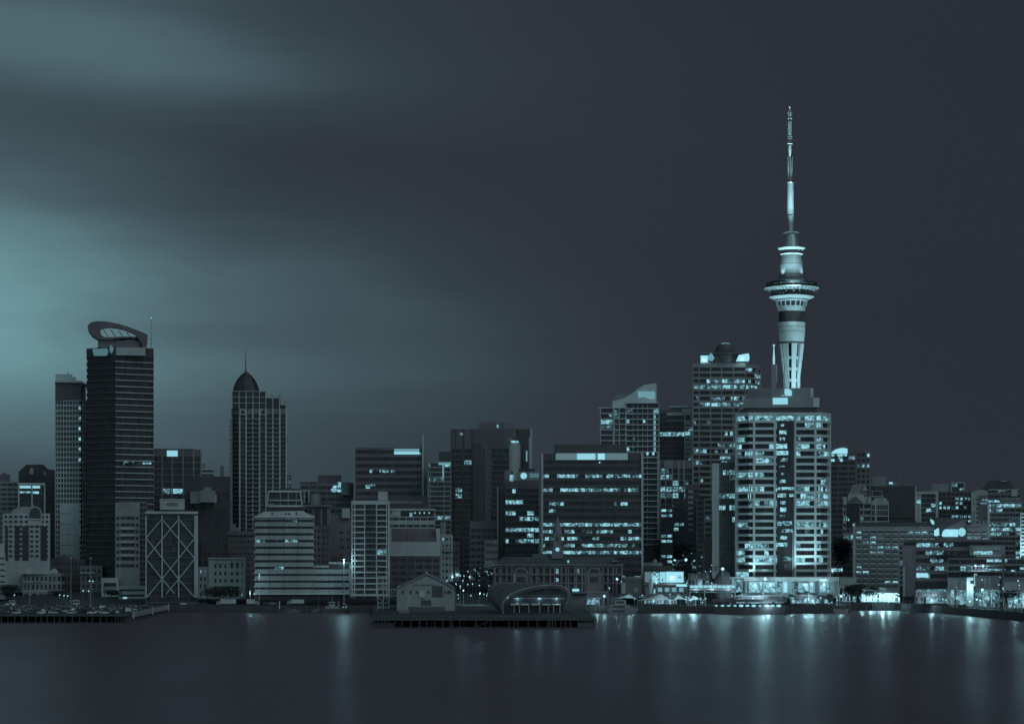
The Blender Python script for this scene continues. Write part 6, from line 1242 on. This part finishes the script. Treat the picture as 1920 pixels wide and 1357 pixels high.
bx(r, fr, 'wheelhouse', 'light', (617, 628, Yw-21, Yw-13, 1, 5)); bx(r, fr, 'cabin', 'mid', (610, 636, Yw-13, Yw-8, .8, 5.2)); bx(r, fr, 'window_glass', 'black', (618, 627, Yw-19.5, Yw-16, .8, 1)); bx(r, fr, 'funnel', 'dark', (632, 637, Yw-22, Yw-12, 2, 4)); mast(r, fr, 623, Yw-42, Yw-20, 3, .1, 'mast'); bx(r, fr, 'lamp', 'lamp', (643, 644.6, Yw-12, Yw-10.4, -.2, .2)); bx(r, fr, 'lamp', 'lamp', (648, 649.6, Yw-12, Yw-10.4, -.2, .2))
m = MB(); fr.tube(m, (652, Yw-14, 3), (642, Yw-19, 3), .15); part('davit', m, 'pale', r)
for px, hgt, lb in [(524, 12, 'white post'), (597, 55, 'slim bare masted yacht beside the moored tug'), (551, 30, 'small moored yacht with a short mast, in front of the white box truck'), (615, 44, 'bare masted yacht just left of the floodlight pole')]:
    fr = Fr(px, 1436); Yw = HY+CH/1436*F
    if lb == 'white post':
        r = root('mooring_post', 'short white mooring post standing against the dark quay', 'post', (*fr.c, 0)); part('post', fr.box(MB(), px-.9, px+.9, 1128, 1141, 0, .5), 'white', r); part('cap', fr.box(MB(), px-1.2, px+1.2, 1127, 1128, -.1, .6), 'white', r); continue
    r = root('yacht', lb, 'yacht', (*fr.c, 0)); m = MB(); boat_hull(fr, [(px-14, Yw-5, 0), (px+12, Yw-5, 0), (px+17, Yw-6, 1.5), (px+12, Yw-5, 3), (px-14, Yw-5, 3)], [(px-11, Yw+1, .5), (px+9, Yw+1, .5), (px+12, Yw+1, 1.5), (px+9, Yw+1, 2.5), (px-11, Yw+1, 2.5)], m); part('hull', m, 'dim', r)
    bx(r, fr, 'cabin', 'mid', (px-8, px+4, Yw-7.4, Yw-5, .7, 2.4)); bx(r, fr, 'window_glass', 'black', (px-7, px+2, Yw-6.8, Yw-5.8, .6, .72)); mast(r, fr, px, Yw-5-hgt, Yw-6, 1.5, .09, 'mast'); part('boom', fr.tube(MB(), (px, Yw-10, 1.5), (px-11, Yw-9, 1.5), .07), 'steel', r)
# pontoon with oval lamps
fr = Fr(1405, 1402); r = root('pontoon', 'long black floating pontoon with a row of oval lit openings', 'pontoon', (*fr.c, 0)); Yw = HY+CH/1402*F
m = MB(); boat_hull(fr, [(1336, Yw-18, 0), (1476, Yw-18, 0), (1482, Yw-12, 3), (1476, Yw-16, 8), (1336, Yw-18, 8)], [(1340, Yw+.5, 0), (1470, Yw+.5, 0), (1476, Yw+.5, 3), (1470, Yw+.5, 8), (1340, Yw+.5, 8)], m); part('hull', m, 'black', r)
for k, (w_, h_) in enumerate([(2.6, 1.3), (3.6, 1.5), (3.6, 1.3), (3, 1.4), (4.3, 2.3), (3.8, 1.8), (4.3, 2.3), (2.8, 1.4), (4.6, 2.6), (4.2, 2.2), (4.6, 2.6)]):
    q = 1343+11.7*k; m = MB(); fr.prism(m, [(q+w_*math.cos(t), 1135+h_*math.sin(t)) for t in [2*math.pi*j/14 for j in range(14)]], -.35, -.1); part('oval_lamp', m, 'lamp', r)
lamp(fr.P(1440, 1135, -2.5), 1500, .5, r, tuple(r.location))
bx(r, fr, 'walkway', 'dark', (1336, 1476, 1123, 1128.5, 1, 7))
fr = Fr(1582, 1408); r = root('motorboat', 'dark motorboat moored at the end of the pavilion quay', 'boat', (*fr.c, 0)); Yw = HY+CH/1408*F
m = MB(); boat_hull(fr, [(1562, Yw-9, 0), (1590, Yw-9, 0), (1592, Yw-9, 2), (1590, Yw-9, 4), (1562, Yw-9, 4)], [(1565, Yw, 0), (1588, Yw, 0), (1589, Yw, 2), (1588, Yw, 4), (1565, Yw, 4)], m); part('hull', m, 'mid', r); bx(r, fr, 'cabin', 'dark', (1563, 1586, Yw-16, Yw-9, .6, 3.6)); bx(r, fr, 'window_glass', 'black', (1565, 1583, Yw-14.5, Yw-11.5, .45, .6)); bx(r, fr, 'bow_post', 'pale', (1588.5, 1589.6, Yw-10, Yw-1, -.2, 0))
# canopies on the promenade
def tent(x0, x1, peak, Y, ytop, yb, label):
    fr = Fr((x0+x1)/2, Y); r = root('canopy', label, 'canopy', (*fr.c, 4.1), 'tensile canopies on the promenade'); m = MB(); A = fr.P(peak, ytop, 4)
    c4 = [fr.P(x0, yb, 0), fr.P((x0+x1)/2, yb-2, -1), fr.P(x1, yb, 0), fr.P(x1, yb, 8), fr.P((x0+x1)/2, yb-2, 9), fr.P(x0, yb, 8)]
    mids = [tuple(Vector(A)*.45+Vector(p)*.55+Vector((0, 0, -.6))) for p in c4]
    for k in range(6):
        j = (k+1) % 6; m.quad(c4[k], c4[j], mids[j], mids[k]); m.quad(mids[k], mids[j], A)
    part('roof', m, 'tent', r); m = MB(); [m.tube(p, (p[0], p[1], 4.1), .08, seg=5) for p in c4]; part('post', m, 'steel', r); lamp((A[0], A[1]-1, A[2]-2.6), 1500, .4, r, tuple(r.location)); lamp((A[0], A[1]-6, A[2]+.6), 250, .4, r, tuple(r.location))
tent(1196, 1262, 1240, 1424, 1113, 1125, 'long white tensile canopy glowing beside the catamaran')
tent(1262, 1290, 1272, 1426, 1114, 1124, 'small white tensile canopy beside the long one, under the ferry terminal')
tent(1290, 1322, 1300, 1426, 1116, 1125, 'low dim tensile canopy below the lit footbridge')
tent(1148, 1196, 1180, 1428, 1113, 1122, 'grey tensile canopy behind the catamaran')
shop('promenade cafe glazing under the long white canopy', 1203, 1268, 1119, 1433, 1132, 'dark', 14, ('lit_mixed', 'lit_bright', 'lit_dim'), glow=1500, canopy=False, litf=.7, name='cafe')
random.seed(17)
for k in range(26):
    px = random.uniform(1778, 1915); Y_ = 1495-(px-1690)*1.07; fr = Fr(px, Y_); yb = HY+(CH-4)/Y_*F; r = root('banner_pole', 'slim pale banner pole on the quay before the restaurants', 'pole', (*fr.c, 4), 'banner poles before the restaurants')
    m = MB(); fr.tube(m, (px, yb, 0), (px, yb-random.uniform(12, 30), 0), .12, 5); part('pole', m, 'pale', r)
    if k % 3 == 0: bx(r, fr, 'banner', random.choice(('mid', 'pale', 'dim')), (px+.3, px+2.6, yb-16, yb-6, 0, .05))
# railings of the promenade
for (a, c, Y_, lb) in ((1205, 1340, 1423, 'thin steel railing along the quay edge under the canopies'), (1480, 1590, 1422, 'thin steel railing along the quay edge by the palms')):
    fr = Fr((a+c)/2, Y_); r = root('railing', lb, 'railing', (*fr.c, 4.2)); m = MB(); zt = HY+(CH-5.3)/Y_*F; zb_ = HY+(CH-4.2)/Y_*F
    for k in range(int((c-a)/5)+1): fr.tube(m, (a+5*k, zb_, 0), (a+5*k, zt, 0), .05, 4)
    part('post', m, 'steel', r); part('rail', fr.tube(MB(), (a, zt, 0), (c, zt, 0), .05, 4), 'steel', r)
